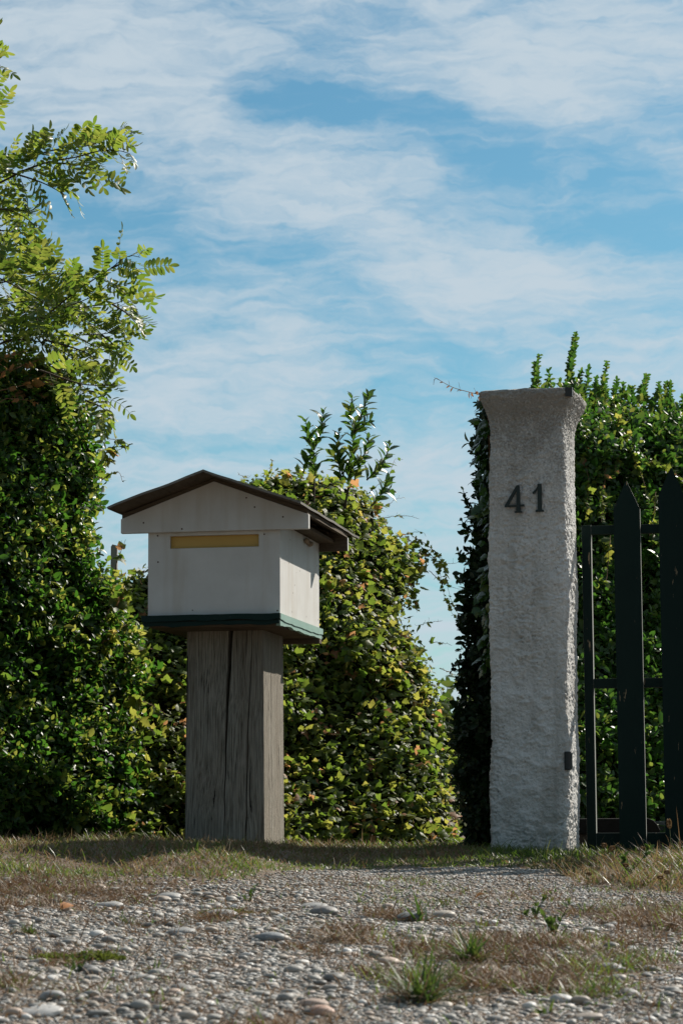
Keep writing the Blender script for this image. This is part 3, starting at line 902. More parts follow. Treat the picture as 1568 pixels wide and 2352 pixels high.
def smooth_path(pts, n):
    pts = np.asarray(pts, float)
    if len(pts) == 2: pts = np.array([pts[0], pts.mean(0), pts[1]])
    t = np.concatenate([[0], np.cumsum(np.linalg.norm(np.diff(pts, axis=0), axis=1))]); t /= t[-1]
    P_ = np.vstack([2 * pts[0] - pts[1], pts, 2 * pts[-1] - pts[-2]])
    out_ = []
    for u in np.linspace(0, 1, n):
        i = min(max(int(np.searchsorted(t, u, 'right') - 1), 0), len(pts) - 2)
        s_ = (u - t[i]) / max(t[i + 1] - t[i], 1e-9)
        a, b, c, d = P_[i], P_[i + 1], P_[i + 2], P_[i + 3]
        out_.append(.5 * (2 * b + (c - a) * s_ + (2 * a - 5 * b + 4 * c - d) * s_ ** 2 + (3 * b - a - 3 * c + d) * s_ ** 3))
    return np.array(out_)

def tendrils(paths, Y, parent, inv, r, leaf=.026, dens=18, name='tendril', lm=None, rad=.0012):
    """trailing creeper shoots with small lobed leaves"""
    lv = MB()
    if not callable(Y):
        Y0_ = Y; Y = lambda a, b: W(a, b, Y0_)
    for p, dn in paths:
        st = MB()
        pts = smooth_path([Y(a, b) for a, b in p], 16)
        pts = pts + r.normal(0, .002, pts.shape)
        st.tube(pts + inv, np.linspace(rad * 1.5, rad * .6, 16), 4)
        L = np.linalg.norm(np.diff(pts, axis=0), axis=1).sum()
        k = max(3, int(L * dens * dn))
        i = r.uniform(0, 14.9, k); b = pts[i.astype(int)] + (pts[i.astype(int) + 1] - pts[i.astype(int)]) * (i % 1)[:, None]
        nn = norm(np.array([0, -.3, .7]) + .6 * r.normal(0, 1, (k, 3)))
        d = norm(np.array([.3, -.2, -.5]) + .8 * r.normal(0, 1, (k, 3)))
        d = norm(d - (d * nn).sum(1, keepdims=True) * nn)
        lv.inst(LOBED[0], LOBED[1], b + inv, frames(d, nn), leaf * r.uniform(.5, 1.2, k) * (1.15 - .55 * i / 15))
        # little stalks / curls
        for q in range(0, 15, 3):
            e = pts[q] + r.normal(0, .012, 3)
            st.tube(np.array([pts[q], (pts[q] + e) / 2 + r.normal(0, .003, 3), e]) + inv, rad * .5, 3)
        st.build(name, M['vine_stem'], parent, smooth=True)
    lv.build(name + '_leaves', lm or M['creeper_leaf'], parent, smooth=True)

tendrils([([(875, 1190), (926, 1185), (962, 1190)], .6), ([(870, 1170), (905, 1150), (928, 1142)], .8), ([(960, 1265), (1016, 1294), (1059, 1290)], .6), ([(985, 1310), (1020, 1342), (1064, 1356)], .5),
          ([(930, 1235), (985, 1270), (1008, 1305), (1020, 1372), (1048, 1420)], 3.2), ([(945, 1232), (993, 1262), (1018, 1300), (1030, 1360), (1052, 1412)], 3.0), ([(960, 1437), (990, 1428), (1014, 1426)], .5), ([(985, 1475), (1010, 1476), (1038, 1482)], .5), ([(1010, 1535), (1035, 1545), (1056, 1552)], .8),
          ([(885, 1130), (905, 1060), (925, 1055)], .6), ([(620, 1085), (625, 1062), (630, 1058)], 1.0), ([(570, 1098), (558, 1094), (548, 1090)], 2.0), ([(900, 1235), (940, 1225), (965, 1222), (978, 1230)], 1.2),
          ([(1020, 1600), (1042, 1612), (1058, 1608)], .8), ([(850, 1128), (880, 1105), (905, 1100)], 1.0),
          ([(940, 1320), (950, 1370), (958, 1408)], 4.0), ([(920, 1330), (935, 1380), (940, 1400)], 4.0)], lambda a, b: H2.pt(a, b, -.06), hc, inv2, r2, .030, 26)

# tall laurel growing out of the middle hedge
def laurel():
    Y = 11.55
    base = W(745, 1960, Y)
    o = empty('laurel_shrub', base); inv = -base
    tag(o, 'glossy laurel with long dark leaves rising in sprigs above the creeper hedge', 'shrub')
    r = np.random.default_rng(5)
    zp = lambda L: [(660.3 + a * .2014, 861.3 + b * .2014) for a, b in L]
    S = [[(320, 1150), (290, 900), (280, 800), (240, 640), (200, 500)], [(300, 860), (380, 650), (400, 520), (410, 400)], [(690, 1250), (700, 1100), (740, 850), (750, 660), (720, 480), (740, 230)],
         [(750, 660), (850, 430), (900, 300), (935, 200)], [(760, 650), (880, 570), (950, 500)], [(600, 1200), (590, 1000), (570, 800), (585, 640)], [(900, 1200), (1000, 1100), (1090, 980), (1150, 850), (1152, 770)],
         [(950, 1500), (1050, 1380), (1100, 1280), (1160, 1170)], [(760, 1200), (820, 1080), (850, 960)], [(700, 1150), (780, 1000), (890, 880), (930, 680)], [(640, 1150), (560, 960), (530, 880)],
         [(1060, 1350), (1120, 1330), (1190, 1320)], [(180, 1120), (200, 1020), (205, 930)]]
    st, lv = MB(), MB()
    st.tube(smooth_path([base, W(735, 1500, Y), W(800, 1120, Y)], 12) + inv, np.linspace(.016, .006, 12), 6)
    st.tube(smooth_path([base, W(715, 1500, Y), W(722, 1100, Y)], 12) + inv, np.linspace(.014, .004, 12), 6)
    for q, s_ in enumerate(S):
        zp_ = zp(s_); dy = r.uniform(-.12, .12)
        pts = smooth_path([W(a, b, Y + dy * (i / len(zp_))) for i, (a, b) in enumerate(zp_)], 20)
        st.tube(pts + inv, np.linspace(.0042, .0018, 20), 5)
        L = np.linalg.norm(np.diff(pts, axis=0), axis=1).sum(); k = max(6, int(L / .0085))
        for j in range(k):
            u = (j + .5) / k * 18.99; i = int(u); b = pts[i] + (pts[i + 1] - pts[i]) * (u - i)
            ax = norm(pts[i + 1] - pts[i]); a = j * 2.4 + q
            e1 = norm(np.cross(ax, [.1, 1, .2])); e2 = np.cross(ax, e1)
            rad = math.cos(a) * e1 + math.sin(a) * e2
            an = r.normal(.75, .2)
            d = ax * math.cos(an) + rad * math.sin(an); nn = ax * math.sin(an) - rad * math.cos(an)
            lv.inst(LANCE[0], LANCE[1], (b + rad * .004 + inv)[None], frames(d[None], nn[None] + .2 * r.normal(0, 1, (1, 3))), np.array([r.uniform(.042, .075) * (1 if u < 16 else .6)]))
    st.build('stems', M['twig'], o, smooth=True)
    lv.build('foliage', M['laurel_leaf'], o, smooth=True)
laurel()

# upright shoots along the top of the hedge behind the gate
def top_shoots(spec, Y, parent, inv, r, lm, sz):
    lv = MB()
    for (x0, y0), (x1, y1) in spec:
        q = r.uniform(-.1, .1)
        a, b = (Y(x0, y0, 0), Y(x1, y1, q)) if callable(Y) else (W(x0, y0, Y), W(x1, y1, Y + q))
        mid = (a + b) / 2 + r.normal(0, .008, 3)
        pts = smooth_path([a, mid, b], 12)
        st = MB(); st.tube(pts + inv, np.linspace(.003, .0012, 12), 4)
        sh_ = st.build('shoot', M['green_stem'], parent, smooth=True)
        L = np.linalg.norm(b - a); k = max(4, int(L / .016))
        for j in range(k):
            u = (j + .5) / k * 10.99; i = int(u); p = pts[i] + (pts[i + 1] - pts[i]) * (u - i); ax = norm(pts[i + 1] - pts[i])
            e1 = norm(np.cross(ax, [.2, 1, .1])); e2 = np.cross(ax, e1)
            for s_ in (0, np.pi):
                ph = j * np.pi / 2 + s_ + r.normal(0, .3); rad = math.cos(ph) * e1 + math.sin(ph) * e2
                an = r.normal(.7, .18); d = ax * math.cos(an) + rad * math.sin(an); nn = ax * math.sin(an) - rad * math.cos(an)
                lv.inst(OVAL[0], OVAL[1], (p + inv)[None], frames(d[None], nn[None]), np.array([sz * r.uniform(.7, 1.1) * (1 - .35 * u / 11)]))
    lv.build('shoot_leaves', lm, parent, smooth=True)
top_shoots([((1300, 905), (1322, 765)), ((1310, 900), (1312, 800)), ((1232, 900), (1237, 815)), ((1225, 905), (1228, 835)), ((1255, 900), (1259, 850)), ((1375, 930), (1393, 830)), ((1340, 910), (1350, 845)), ((1465, 930), (1484, 862)),
            ((1500, 945), (1513, 895)), ((1440, 920), (1445, 890)), ((1415, 930), (1408, 888)), ((1535, 960), (1545, 920)), ((1555, 960), (1566, 935)), ((1290, 900), (1285, 868)), ((1330, 915), (1334, 850)), ((1360, 925), (1368, 868)),
            ((1600, 950), (1612, 880)), ((1680, 940), (1690, 870)), ((1425, 925), (1430, 880)), ((1520, 950), (1522, 915))] + [((x_, 985), (x_ + random.uniform(-14, 22), 945 - random.uniform(0, 75))) for x_ in [1330 + 11 * k_ + random.uniform(-6, 6) for k_ in range(34)]], lambda a, b, q: H4.pt(a, b, q), hg, inv4, r4, M['gate_hedge_leaf'], .044)
# bits of creeper hanging in the gate hedge
tendrils([([(1395, 1000), (1390, 1060), (1385, 1130), (1380, 1200)], 2.2), ([(1420, 960), (1440, 1020), (1470, 1090), (1490, 1160)], 2.0), ([(1490, 1060), (1530, 1075), (1560, 1095), (1570, 1110)], 2.4),
          ([(1340, 1030), (1350, 1100), (1345, 1190)], 1.6), ([(1505, 1130), (1500, 1200), (1498, 1290)], 1.6), ([(1400, 1230), (1395, 1300), (1390, 1340)], 1.2), ([(1440, 985), (1420, 1040), (1410, 1095)], 3), ([(1330, 1000), (1385, 1010), (1420, 1030)], 2)],
         lambda a, b: H4.pt(a, b, -.36), hg, inv4, r4, .046, 26, 'creeper_strand')
# a few stray shoots on the shaded hedge and creeper at the pillar top
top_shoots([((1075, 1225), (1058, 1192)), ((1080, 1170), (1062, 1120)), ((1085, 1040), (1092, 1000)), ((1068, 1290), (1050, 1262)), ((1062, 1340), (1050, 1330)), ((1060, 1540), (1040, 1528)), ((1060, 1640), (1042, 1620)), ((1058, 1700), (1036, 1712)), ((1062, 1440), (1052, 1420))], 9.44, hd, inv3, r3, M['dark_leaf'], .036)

def pillar_creeper():
    Y = 9.30
    b = W(1122, 1960, 9.14); o = empty('creeper_vine', b); inv = -b
    tag(o, 'creeper climbing the left edge of the pillar, one bare reddish shoot past its top', 'vine')
    r = np.random.default_rng(9)
    st, lv = MB(), MB()
    main = smooth_path([b, W(1118, 1700, 9.12), W(1118, 1400, 9.12), W(1116, 1150, 9.11), W(1110, 960, 9.1), W(1104, 905, 9.08)], 40)
    st.tube(main[22:] + inv + np.array([.018, .03, 0]), np.linspace(.003, .0015, 18), 5)
    sh = smooth_path([W(1105, 907, 9.12), W(1075, 900, 9.0), W(1040, 890, 8.95), W(1010, 874, 8.9), W(998, 868, 8.9), W(995, 884, 8.9)], 20)
    st.tube(sh + inv, np.linspace(.0018, .0009, 20), 4)
    for t in (3, 7, 10, 13, 16):
        e = sh[t] + np.array([r.normal(0, .012), 0, r.choice([-1, 1]) * r.uniform(.012, .03)])
        st.tube(np.array([sh[t], (sh[t] + e) / 2, e]) + inv, .0007, 3)
    k = 90
    i = r.uniform(16, 38.9, k); p = main[i.astype(int)] + r.normal(0, .012, (k, 3)) + np.array([-.008, .0, 0])
    d = norm(np.array([-.55, -.25, -.75]) + .3 * r.normal(0, 1, (k, 3))); nn = norm(np.array([-.6, -.3, .6]) + .35 * r.normal(0, 1, (k, 3)))
    lv.inst(LOBED[0], LOBED[1], p + inv, frames(d, nn), r.uniform(.03, .048, k), 0)
    k = 12
    i = np.linspace(0, 17, k).astype(int); p = sh[i]
    d = norm(np.array([-.5, -.1, -.5]) + .45 * r.normal(0, 1, (k, 3))); nn = norm(np.array([-.3, -.4, .6]) + .4 * r.normal(0, 1, (k, 3)))
    lv.inst(LANCE[0], LANCE[1], p + inv, frames(d, nn), np.linspace(.034, .016, k) * r.uniform(.7, 1.1, k), 1)
    st.build('stem', M['vine_stem'], o, smooth=True)
    lv.build('leaves', [M['laurel_leaf'], M['orange_leaf']], o, smooth=True)
pillar_creeper()

# vine leaves trailing over the right edge of the left hedge
def left_vine():
    b = W(330, 1950, 9.5); o = empty('grape_vine', b); inv = -b
    tag(o, 'straggling large-leaved vine with reddish shoots along the right edge of the left hedge', 'vine')
    r = np.random.default_rng(15)
    tendrils([([(225, 1085), (262, 1040), (300, 1020)], 1.0), ([(225, 1070), (255, 1030), (280, 1015), (298, 1022)], 1.6), ([(235, 1100), (270, 1085), (285, 1110)], 1.2), ([(225, 1000), (262, 1010), (290, 1030)], 1.6),
              ([(330, 1950), (350, 1850), (340, 1750), (320, 1640), (330, 1560)], 1.6), ([(300, 1500), (345, 1490), (372, 1495)], 2.2), ([(300, 1600), (350, 1620), (380, 1640)], 2.4), ([(300, 1640), (330, 1660), (350, 1680)], 2.4),
              ([(270, 1395), (290, 1350), (298, 1380)], 2.6), ([(260, 1320), (275, 1270), (290, 1240)], 1.3), ([(330, 1900), (370, 1800), (400, 1760)], 1.5), ([(340, 1930), (400, 1850), (420, 1800)], 1.3),
              ([(60, 830), (120, 845), (170, 870), (205, 900)], 4), ([(0, 820), (50, 850), (110, 880)], 4), ([(0, 880), (60, 900), (140, 905)], 4), ([(150, 870), (180, 850), (195, 838)], 1.5), ([(70, 850), (60, 820), (75, 800)], 2),
              ([(235, 1480), (280, 1440), (310, 1430)], 2), ([(240, 1420), (262, 1390), (300, 1400)], 2.4)], lambda a, b: H1.pt(a, b, -.22), o, inv, r, .05, 24, 'stem', None, .0014)
left_vine()

M['rust_leaf'] = leaf_mat('rusty_creeper_leaf', [(0, (.10, .10, .025)), (.5, (.30, .15, .06)), (1, (.42, .18, .08))], [(0, (.35, .34, .06)), (.5, (.60, .30, .11)), (1, (.66, .28, .12))], 0.5, 0.3, 0.45)
def rusty_creeper():
    b = H1.pt(-40, 1950, -.3); o = empty('creeper_vine', b); inv = -b
    tag(o, 'rust-tipped creeper crossing the top of the left hedge under the feathery tree', 'vine')
    tendrils([([(-60, 870), (20, 850), (80, 830), (130, 815)], 2.2), ([(-20, 900), (50, 885), (120, 870), (170, 868)], 2.2), ([(60, 880), (120, 880), (170, 895), (215, 905)], 2.4), ([(-40, 845), (10, 825), (60, 808)], 2.0),
              ([(100, 860), (140, 845), (180, 850), (200, 840)], 1.6), ([(-30, 930), (30, 915), (90, 925)], 1.6)], lambda a, b: H1.pt(a, b, -.36), o, inv, np.random.default_rng(31), .036, 13, 'stem', M['rust_leaf'], .0014)
rusty_creeper()

# ------------------------------------------------------------------ pinnate-leaved tree, upper left
def locust():
    base = np.array([-2.15, 10.15, float(ground_z(np.array([-2.15]), np.array([10.15]))[0]) - .03])
    o = empty('locust_tree', base); inv = -base
    tag(o, 'tree with feathery pinnate leaves and arching branches against the sky at the upper left', 'tree')
    r = np.random.default_rng(23)
    tk, br, lv = MB(), MB(), MB()
    top = W(-420, 120, 10.15)
    tk.tube(smooth_path([base, base + [.05, 0, .9], base + [-.02, .02, 1.7], top, W(-380, -350, 10.2)], 24) + inv, np.linspace(.075, .025, 24), 10)
    Y = 9.9
    B = [  # (path, leaf density, droop)
        ([(-380, 640), (-150, 470), (0, 401), (114, 357), (206, 346), (254, 334), (318, 315), (350, 318)], 1.15),
        ([(-380, 640), (-150, 500), (0, 430), (57, 401), (114, 382), (178, 371), (229, 360), (286, 354), (343, 363), (356, 380)], 1.1),
        ([(114, 384), (180, 388), (222, 397), (262, 424)], .7), ([(20, 405), (70, 420), (105, 433), (148, 456)], 1.0),
        ([(-300, 560), (-100, 500), (0, 490), (50, 505), (85, 530)], 1.2), ([(-200, 520), (-60, 470), (20, 460), (70, 460)], 1.1), ([(-300, 620), (-100, 560), (0, 540), (60, 550), (100, 575)], 1.1),
        ([(-380, 860), (-100, 840), (0, 800), (54, 776), (175, 681), (286, 626), (336, 598), (376, 601)], 1.0), ([(286, 626), (336, 614), (382, 638)], .8), ([(100, 740), (206, 715), (286, 709), (336, 700), (363, 716)], 1.0),
        ([(290, 709), (336, 731), (363, 752)], .8), ([(-200, 790), (48, 779), (160, 780), (270, 776), (318, 763), (350, 802)], 1.0), ([(255, 778), (290, 800), (314, 828)], .9), ([(170, 782), (220, 800), (258, 812)], .9),
        ([(100, 790), (180, 812), (230, 832), (228, 862)], 1.1), ([(90, 860), (184, 890), (250, 895), (296, 893)], 1.0), ([(190, 905), (250, 915), (300, 950)], .9), ([(205, 930), (255, 945), (292, 970)], .8),
        ([(-250, 650), (-60, 620), (60, 625), (130, 610)], 1.2), ([(-200, 700), (0, 660), (100, 640), (180, 640)], 1.2), ([(-200, 740), (0, 710), (120, 690), (200, 660)], 1.2), ([(-200, 640), (0, 590), (60, 585), (110, 590)], 1.2),
        ([(0, 760), (80, 720), (160, 735), (230, 760)], 1.1), ([(-100, 770), (60, 750), (140, 720), (230, 690), (280, 660)], 1.1), ([(-150, 800), (20, 790), (110, 800), (180, 840)], 1.1), ([(-100, 600), (-20, 640), (60, 680), (120, 720)], 1.1),
        ([(-300, 260), (-100, 180), (-40, 110), (-2, 70)], .8), ([(-300, 260), (-100, 190), (-40, 165), (2, 160)], .8), ([(-250, 300), (-60, 230), (-40, 210), (4, 215)], .7), ([(-250, 330), (-80, 260), (-40, 245), (6, 250)], .7),
        ([(-380, 640), (-220, 420), (-120, 300), (-40, 200)], .9)]
    def compound(p, ax, side, L, k, drop):
        ax = norm(ax); side = norm(side - (side @ ax) * ax); nn = np.cross(ax, side)
        t = np.linspace(0, 1, 6)
        path = p + ax * (t * L)[:, None] + np.array([0, 0, -1]) * (drop * L * t ** 2)[:, None]
        br.tube(path + inv, np.linspace(.0011, .0006, 6), 3)
        P_, D_, N_, S_ = [], [], [], []
        for j in range(k):
            u = .22 + .74 * j / (k - 1)
            q = np.array([np.interp(u, t, path[:, c]) for c in range(3)])
            tg = norm(path[5] - path[3]) if u > .6 else norm(path[2] - path[0])
            for s_ in (-1, 1):
                P_.append(q); D_.append(tg * .42 + s_ * side * .9 + np.array([0, 0, -.15]) + r.normal(0, .08, 3)); N_.append(nn + r.normal(0, .16, 3)); S_.append((.045 if k > 5 else .035) * (1 - .3 * abs(u - .5)) * r.uniform(.88, 1.1))
        P_.append(path[-1]); D_.append(path[-1] - path[-2]); N_.append(nn); S_.append(.042)
        lv.inst(LEAFLET[0], LEAFLET[1], np.array(P_) + inv, frames(np.array(D_), np.array(N_)), np.array(S_))
    for bi, (path, dens) in enumerate(B):
        dy = r.uniform(-.35, .35) if bi > 3 else r.uniform(-.1, .1)
        n = 40
        pts = smooth_path([W(a if a < 170 else 170 + (a - 170) * .74, b - 10, Y + dy) for a, b in path], n)
        br.tube(pts + inv, np.linspace(.009 if path[0][0] < -250 else .005, .0014, n), 5)
        L = np.linalg.norm(np.diff(pts, axis=0), axis=1).sum()
        k = int(L / .029 * dens)
        for j in range(k):
            u = (j + r.uniform(.2, .8)) / k * (n - 1.01); i = int(u); p = pts[i] + (pts[i + 1] - pts[i]) * (u - i)
            if p[0] < -1.52 and r.uniform() < .72: continue
            tg = norm(pts[i + 1] - pts[i])
            e1 = norm(np.cross(tg, [0, 1, 0])); e2 = np.cross(tg, e1)
            ph = j * 2.3 + r.normal(0, .5); rad = math.cos(ph) * e1 + math.sin(ph) * e2
            up = np.array([0, 0, 1.0])
            ax = tg * r.uniform(.35, .8) + rad * .9 + up * r.uniform(-.15, .55)
            end = u / n
            Lf = r.uniform(.13, .20) * (1 - .62 * max(0, end - .65) / .35)
            side = np.cross(norm(ax), norm(up + .8 * r.normal(0, 1, 3)))
            compound(p, ax, side, Lf, int(r.integers(5, 8)) if end < .9 else 4, r.uniform(.05, .45))
    tk.build('trunk', M['bark'], o, smooth=True)
    br.build('branches', M['twig'], o, smooth=True)
    lv.build('crown', M['locust_leaf'], o, smooth=True)
locust()

# ------------------------------------------------------------------ letterbox
PSI = R(10.55)
X0, Z0 = -.2306, .7237 + CAMZ
gz = float(ground_z(np.array([-.4]), np.array([9.3]))[0])
box = empty('letterbox', (X0, 9.0, gz), -PSI)
tag(box, 'white painted wooden letterbox with pitched roof and amber slot on a cracked timber post', 'letterbox')
B0 = Z0 - gz                      # height of the body's underside
def letterbox():
    w, d, h = .509, .765, .345
    # body: panels with a slot cut in the front one
    t = .018
    sx0, sx1, sz0, sz1 = -.424, -.081, .255, .302
    mb = MB()
    f0, f1 = 0.0, t
    z0 = B0
    O_ = [(-w, z0), (0, z0), (0, z0 + h), (-w, z0 + h)]; I_ = [(sx0, z0 + sz0), (sx1, z0 + sz0), (sx1, z0 + sz1), (sx0, z0 + sz1)]
    V_ = [(a, y_, b) for y_ in (f0, f1) for L_ in (O_, I_) for a, b in L_]
    F_ = []
    for i in range(4):
        k_ = (i + 1) % 4
        F_ += [(i, k_, 4 + k_, 4 + i), (8 + k_, 8 + i, 12 + i, 12 + k_), (i, 8 + i, 8 + k_, k_), (4 + i, 4 + k_, 12 + k_, 12 + i)]
    mb.add(V_, F_)
    mb.box((-.0185, t + .0006, z0 + .002), (-.0012, d, z0 + h)); mb.box((-w + .001, t + .0006, z0 + .002), (-w + .0185, d, z0 + h))
    mb.box((-w + .019, d - .018, z0 + .003), (-.019, d - .002, z0 + h))
    body = mb.build('body', M['white'], box, bevel=.0018)
    m2 = MB(); m2.box((sx0 - .01, t + .004, z0 + sz0 - .012), (sx1 + .01, t + .014, z0 + sz1 + .012)); m2.build('slot_panel', M['amber'], body)
    # small hole marks and screws on the body
    for a, b in ((-.470, .205), (-.472, .305), (-.010, .012), (-.06, .30)):
        m = MB(); v, f = I2; m.add(v * [.0032, .002, .0032] + [a, -.0003, z0 + b], f); m.build('screw', M['screw'], body, smooth=True)
    # gable boards
    gl, gr, zb, zt = -.608, .115, .314, .365
    rc = (gl + gr) / 2
    sl = math.tan(R(19.4)); ap = zt + (gr - rc) * sl + .012
    for y0, y1, mt in ((-.030, -.004, M['white']), (.775, .795, None)):
        m = MB()
        m.ngon_prism([(gl, z0 + zb), (gr, z0 + zb), (gr, z0 + zt + .003), (rc, z0 + ap - .002), (gl, z0 + zt + .003)], y0, y1)
        if mt is None:
            m.m = [np.array([0, 1, 0, 0, 1]) if len(q) == 5 else q for q in m.m]
            g = m.build('gable_board', [M['brown_wood'], M['white']], box, bevel=.0012)
        else:
            g = m.build('gable_board', mt, box, bevel=.0016)
            for a, b in ((-.519, .352), (.018, .360), (-.122, .436), (-.09, .40), (-.37, .325)):
                s_ = MB(); v, f = I2; s_.add(v * [.0033, .0018, .0033] + [a, y0 - .0006, z0 + b], f); s_.build('screw', M['screw'], g, smooth=True)
    # inner plate closing the roof space (wood, under the roof) and rafters
    m = MB(); m.box((-w - .06, -.002, z0 + h + .001), (.06, .773, z0 + h + .013)); 
    for s_ in (-1, 1):
        for yy in (.10, .40, .66):
            c0 = rc + s_ * .30; c1 = rc + s_ * .02
            m.prism([(c0 - .001, z0 + zt + .036 - .028), (c1, z0 + ap - .008 - .03), (c1, z0 + ap - .008), (c0 - .001, z0 + zt + .016)], 1, yy, yy + .04)
    for s_ in (-1, 1):
        c0 = rc + s_ * (gr - rc - .004); zz = z0 + zt
        m.prism([(rc + s_ * .0005, z0 + ap - .0015), (c0, zz + .004), (c0, zz + .0225), (rc + s_ * .0005, z0 + ap + .0105)], 1, -.026, .79)
    m.build('roof_framing', M['brown_wood'], box)
    # roof: two sheets, weathered
    rf, rr, rw, th = -.197, .995, .3675, .009
    for s_ in (-1, 1):
        m = MB()
        ez = z0 + zt + (gr - rc - rw) * sl + .024; az = z0 + ap + .012
        y = np.linspace(rf, rr, 30); u = np.linspace(0, 1, 12)
        Yg, U = np.meshgrid(y, u, indexing='ij')
        x = rc + s_ * rw * U; zz = az + (ez - az) * U
        jit = .0022 * fbm(np.stack([x * 8, Yg * 3, x * 0 + s_], -1).reshape(-1, 3), 3, 9).reshape(x.shape)
        edge = np.where(U > .99, .004 * vnoise(np.stack([Yg.ravel() * 9, U.ravel(), U.ravel()], -1), 2).reshape(U.shape), 0)
        fr = np.where(Yg < rf + .001, .003 * vnoise(np.stack([U.ravel() * 14, U.ravel(), U.ravel()], -1), 4).reshape(U.shape), 0)
        lo = np.stack([x + s_ * edge, Yg + fr, zz + jit], -1); hi = lo + np.array([0, 0, th])
        m.grid(lo, 1, flip=s_ > 0); m.grid(hi, 0, flip=s_ < 0)
        for a, b in ((lo[0], hi[0]), (lo[-1], hi[-1]), (lo[:, -1], hi[:, -1]), (lo[:, 0], hi[:, 0])):
            m.grid(np.stack([a, b], 1), 0)
        m.build('roof_panel', [M['roof'], M['brown_wood']], box)
    # mud nests under the eave
    v, f = I2
    for nest in (((.008, .46, .325, .012), (.010, .475, .318, .010), (.007, .49, .327, .010)), ((.008, .54, .320, .013), (.008, .56, .322, .011))):
        m = MB()
        for a, b, c, s_ in nest:
            k = 1 + .2 * fbm(v * 1.5 + a * 90 + b * 7, 2, 3)[:, None]
            m.add(v * k * s_ * [.8, 1.2, .9] + [a, b, z0 + c], f)
        m.build('mud_nest', M['mud'], box, smooth=True)
    # green tray
    tz1, tz0 = z0 - .0008, z0 - .038
    tl, tr, tf, td = -.522, .008, -.045, .800
    m = MB()
    n = 40
    def strip(a, b, zt_, zb_, th_, inward, seed, mt=0):
        u = np.linspace(0, 1, n)[:, None]; p = np.array(a) * (1 - u) + np.array(b) * u
        nz = fbm(np.stack([u[:, 0] * 9 + seed, u[:, 0] * 0, u[:, 0] * 0], -1), 4, seed)
        top = np.column_stack([p, np.full(n, zt_) + .0012 * nz]); bot = np.column_stack([p, np.full(n, zb_) + .0045 * nz])
        inn = np.array([*inward, 0]) * th_
        ring = np.stack([bot, top, top + inn, bot + inn, bot], 1)
        m.grid(ring, mt)
        for e in (0, -1):
            q = ring[e][:4]; m.add(q, [(0, 1, 2, 3)], mt)
    strip((tl, tf), (tr, tf), tz1, tz0 + .014, .02, (0, 1), 3)
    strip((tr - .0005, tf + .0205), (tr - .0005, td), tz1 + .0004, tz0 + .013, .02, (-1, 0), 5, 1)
    strip((tl + .0005, tf + .0205), (tl + .0005, td), tz1 + .0004, tz0 + .013, .02, (1, 0), 6)
    strip((tl + .006, tf + .008), (tr - .003, tf + .008), tz0 + .0135, tz0 - .003, .016, (0, 1), 8)
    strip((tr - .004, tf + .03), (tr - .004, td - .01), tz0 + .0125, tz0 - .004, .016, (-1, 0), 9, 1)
    m.build('base_tray', [M['tray_paint'], M['tray_lit']], box)
    m = MB(); m.box((tl + .0225, tf + .026, tz0 - .006), (tr - .0225, td - .012, tz0 + .030)); m.box((tl - .01, .70, tz0 - .026), (tr + .004, .745, tz0 - .0065))
    m.build('base_plank', M['brown_wood'], box, bevel=.001)
    # post with its drying cracks
    pl, pr, pv, pd = -.409, -.108, .20, .365
    ztop = tz0 - .007
    lv = np.linspace(-.08, ztop, 60)
    rows = []
    r = np.random.default_rng(2)
    for i, z in enumerate(lv):
        t = z / ztop
        flare = .006 * (1 - t)
        ca = np.interp(t, [0, .25, .55, .8, 1], [-.262, -.258, -.252, -.243, -.236]) + .0015 * vnoise(np.array([[z * 22, 1, 2]]), 1)[0]
        cw = np.interp(t, [0, .3, .6, .8, 1], [.003, .005, .010, .016, .019]) + .001 * vnoise(np.array([[z * 30, 5, 2]]), 2)[0]
        c2 = np.interp(t, [0, .5, 1], [-.178, -.170, -.150]) + .002 * vnoise(np.array([[z * 16, 3, 7]]), 3)[0]
        w2 = np.interp(t, [0, .5, .8, 1], [.003, .0025, .0015, .001])
        L, R_, f, k = pl - flare, pr + flare * .6, pv - flare * .3, pv + pd
        c = .007
        rows.append([(L, f + c), (L + c * .4, f + c * .3), (L + c, f), ((L + ca) / 2, f - .001), (ca - cw / 2, f), (ca - cw / 4, f + .05), (ca + cw / 4, f + .05), (ca + cw / 2, f + .001), (c2 - w2, f), (c2, f + .02), (c2 + w2, f + .0005),
                     (R_ - c * .6, f), (R_ - c * .15, f + c * .2), (R_, f + c * .7), (R_ + .0006, f + pd * .35), (R_ - .0012, f + pd * .355), (R_ - .0012, f + pd * .362), (R_ + .0003, f + pd * .367), (R_, k - c), (R_ - c, k), (L + c, k), (L, k - c)])
    V = np.array([[(a, b, z) for a, b in row] + [(row[0][0], row[0][1], z)] for row, z in zip(rows, lv)])
    m = MB(); m.grid(V)
    m.build('post', M['post'], box)
letterbox()

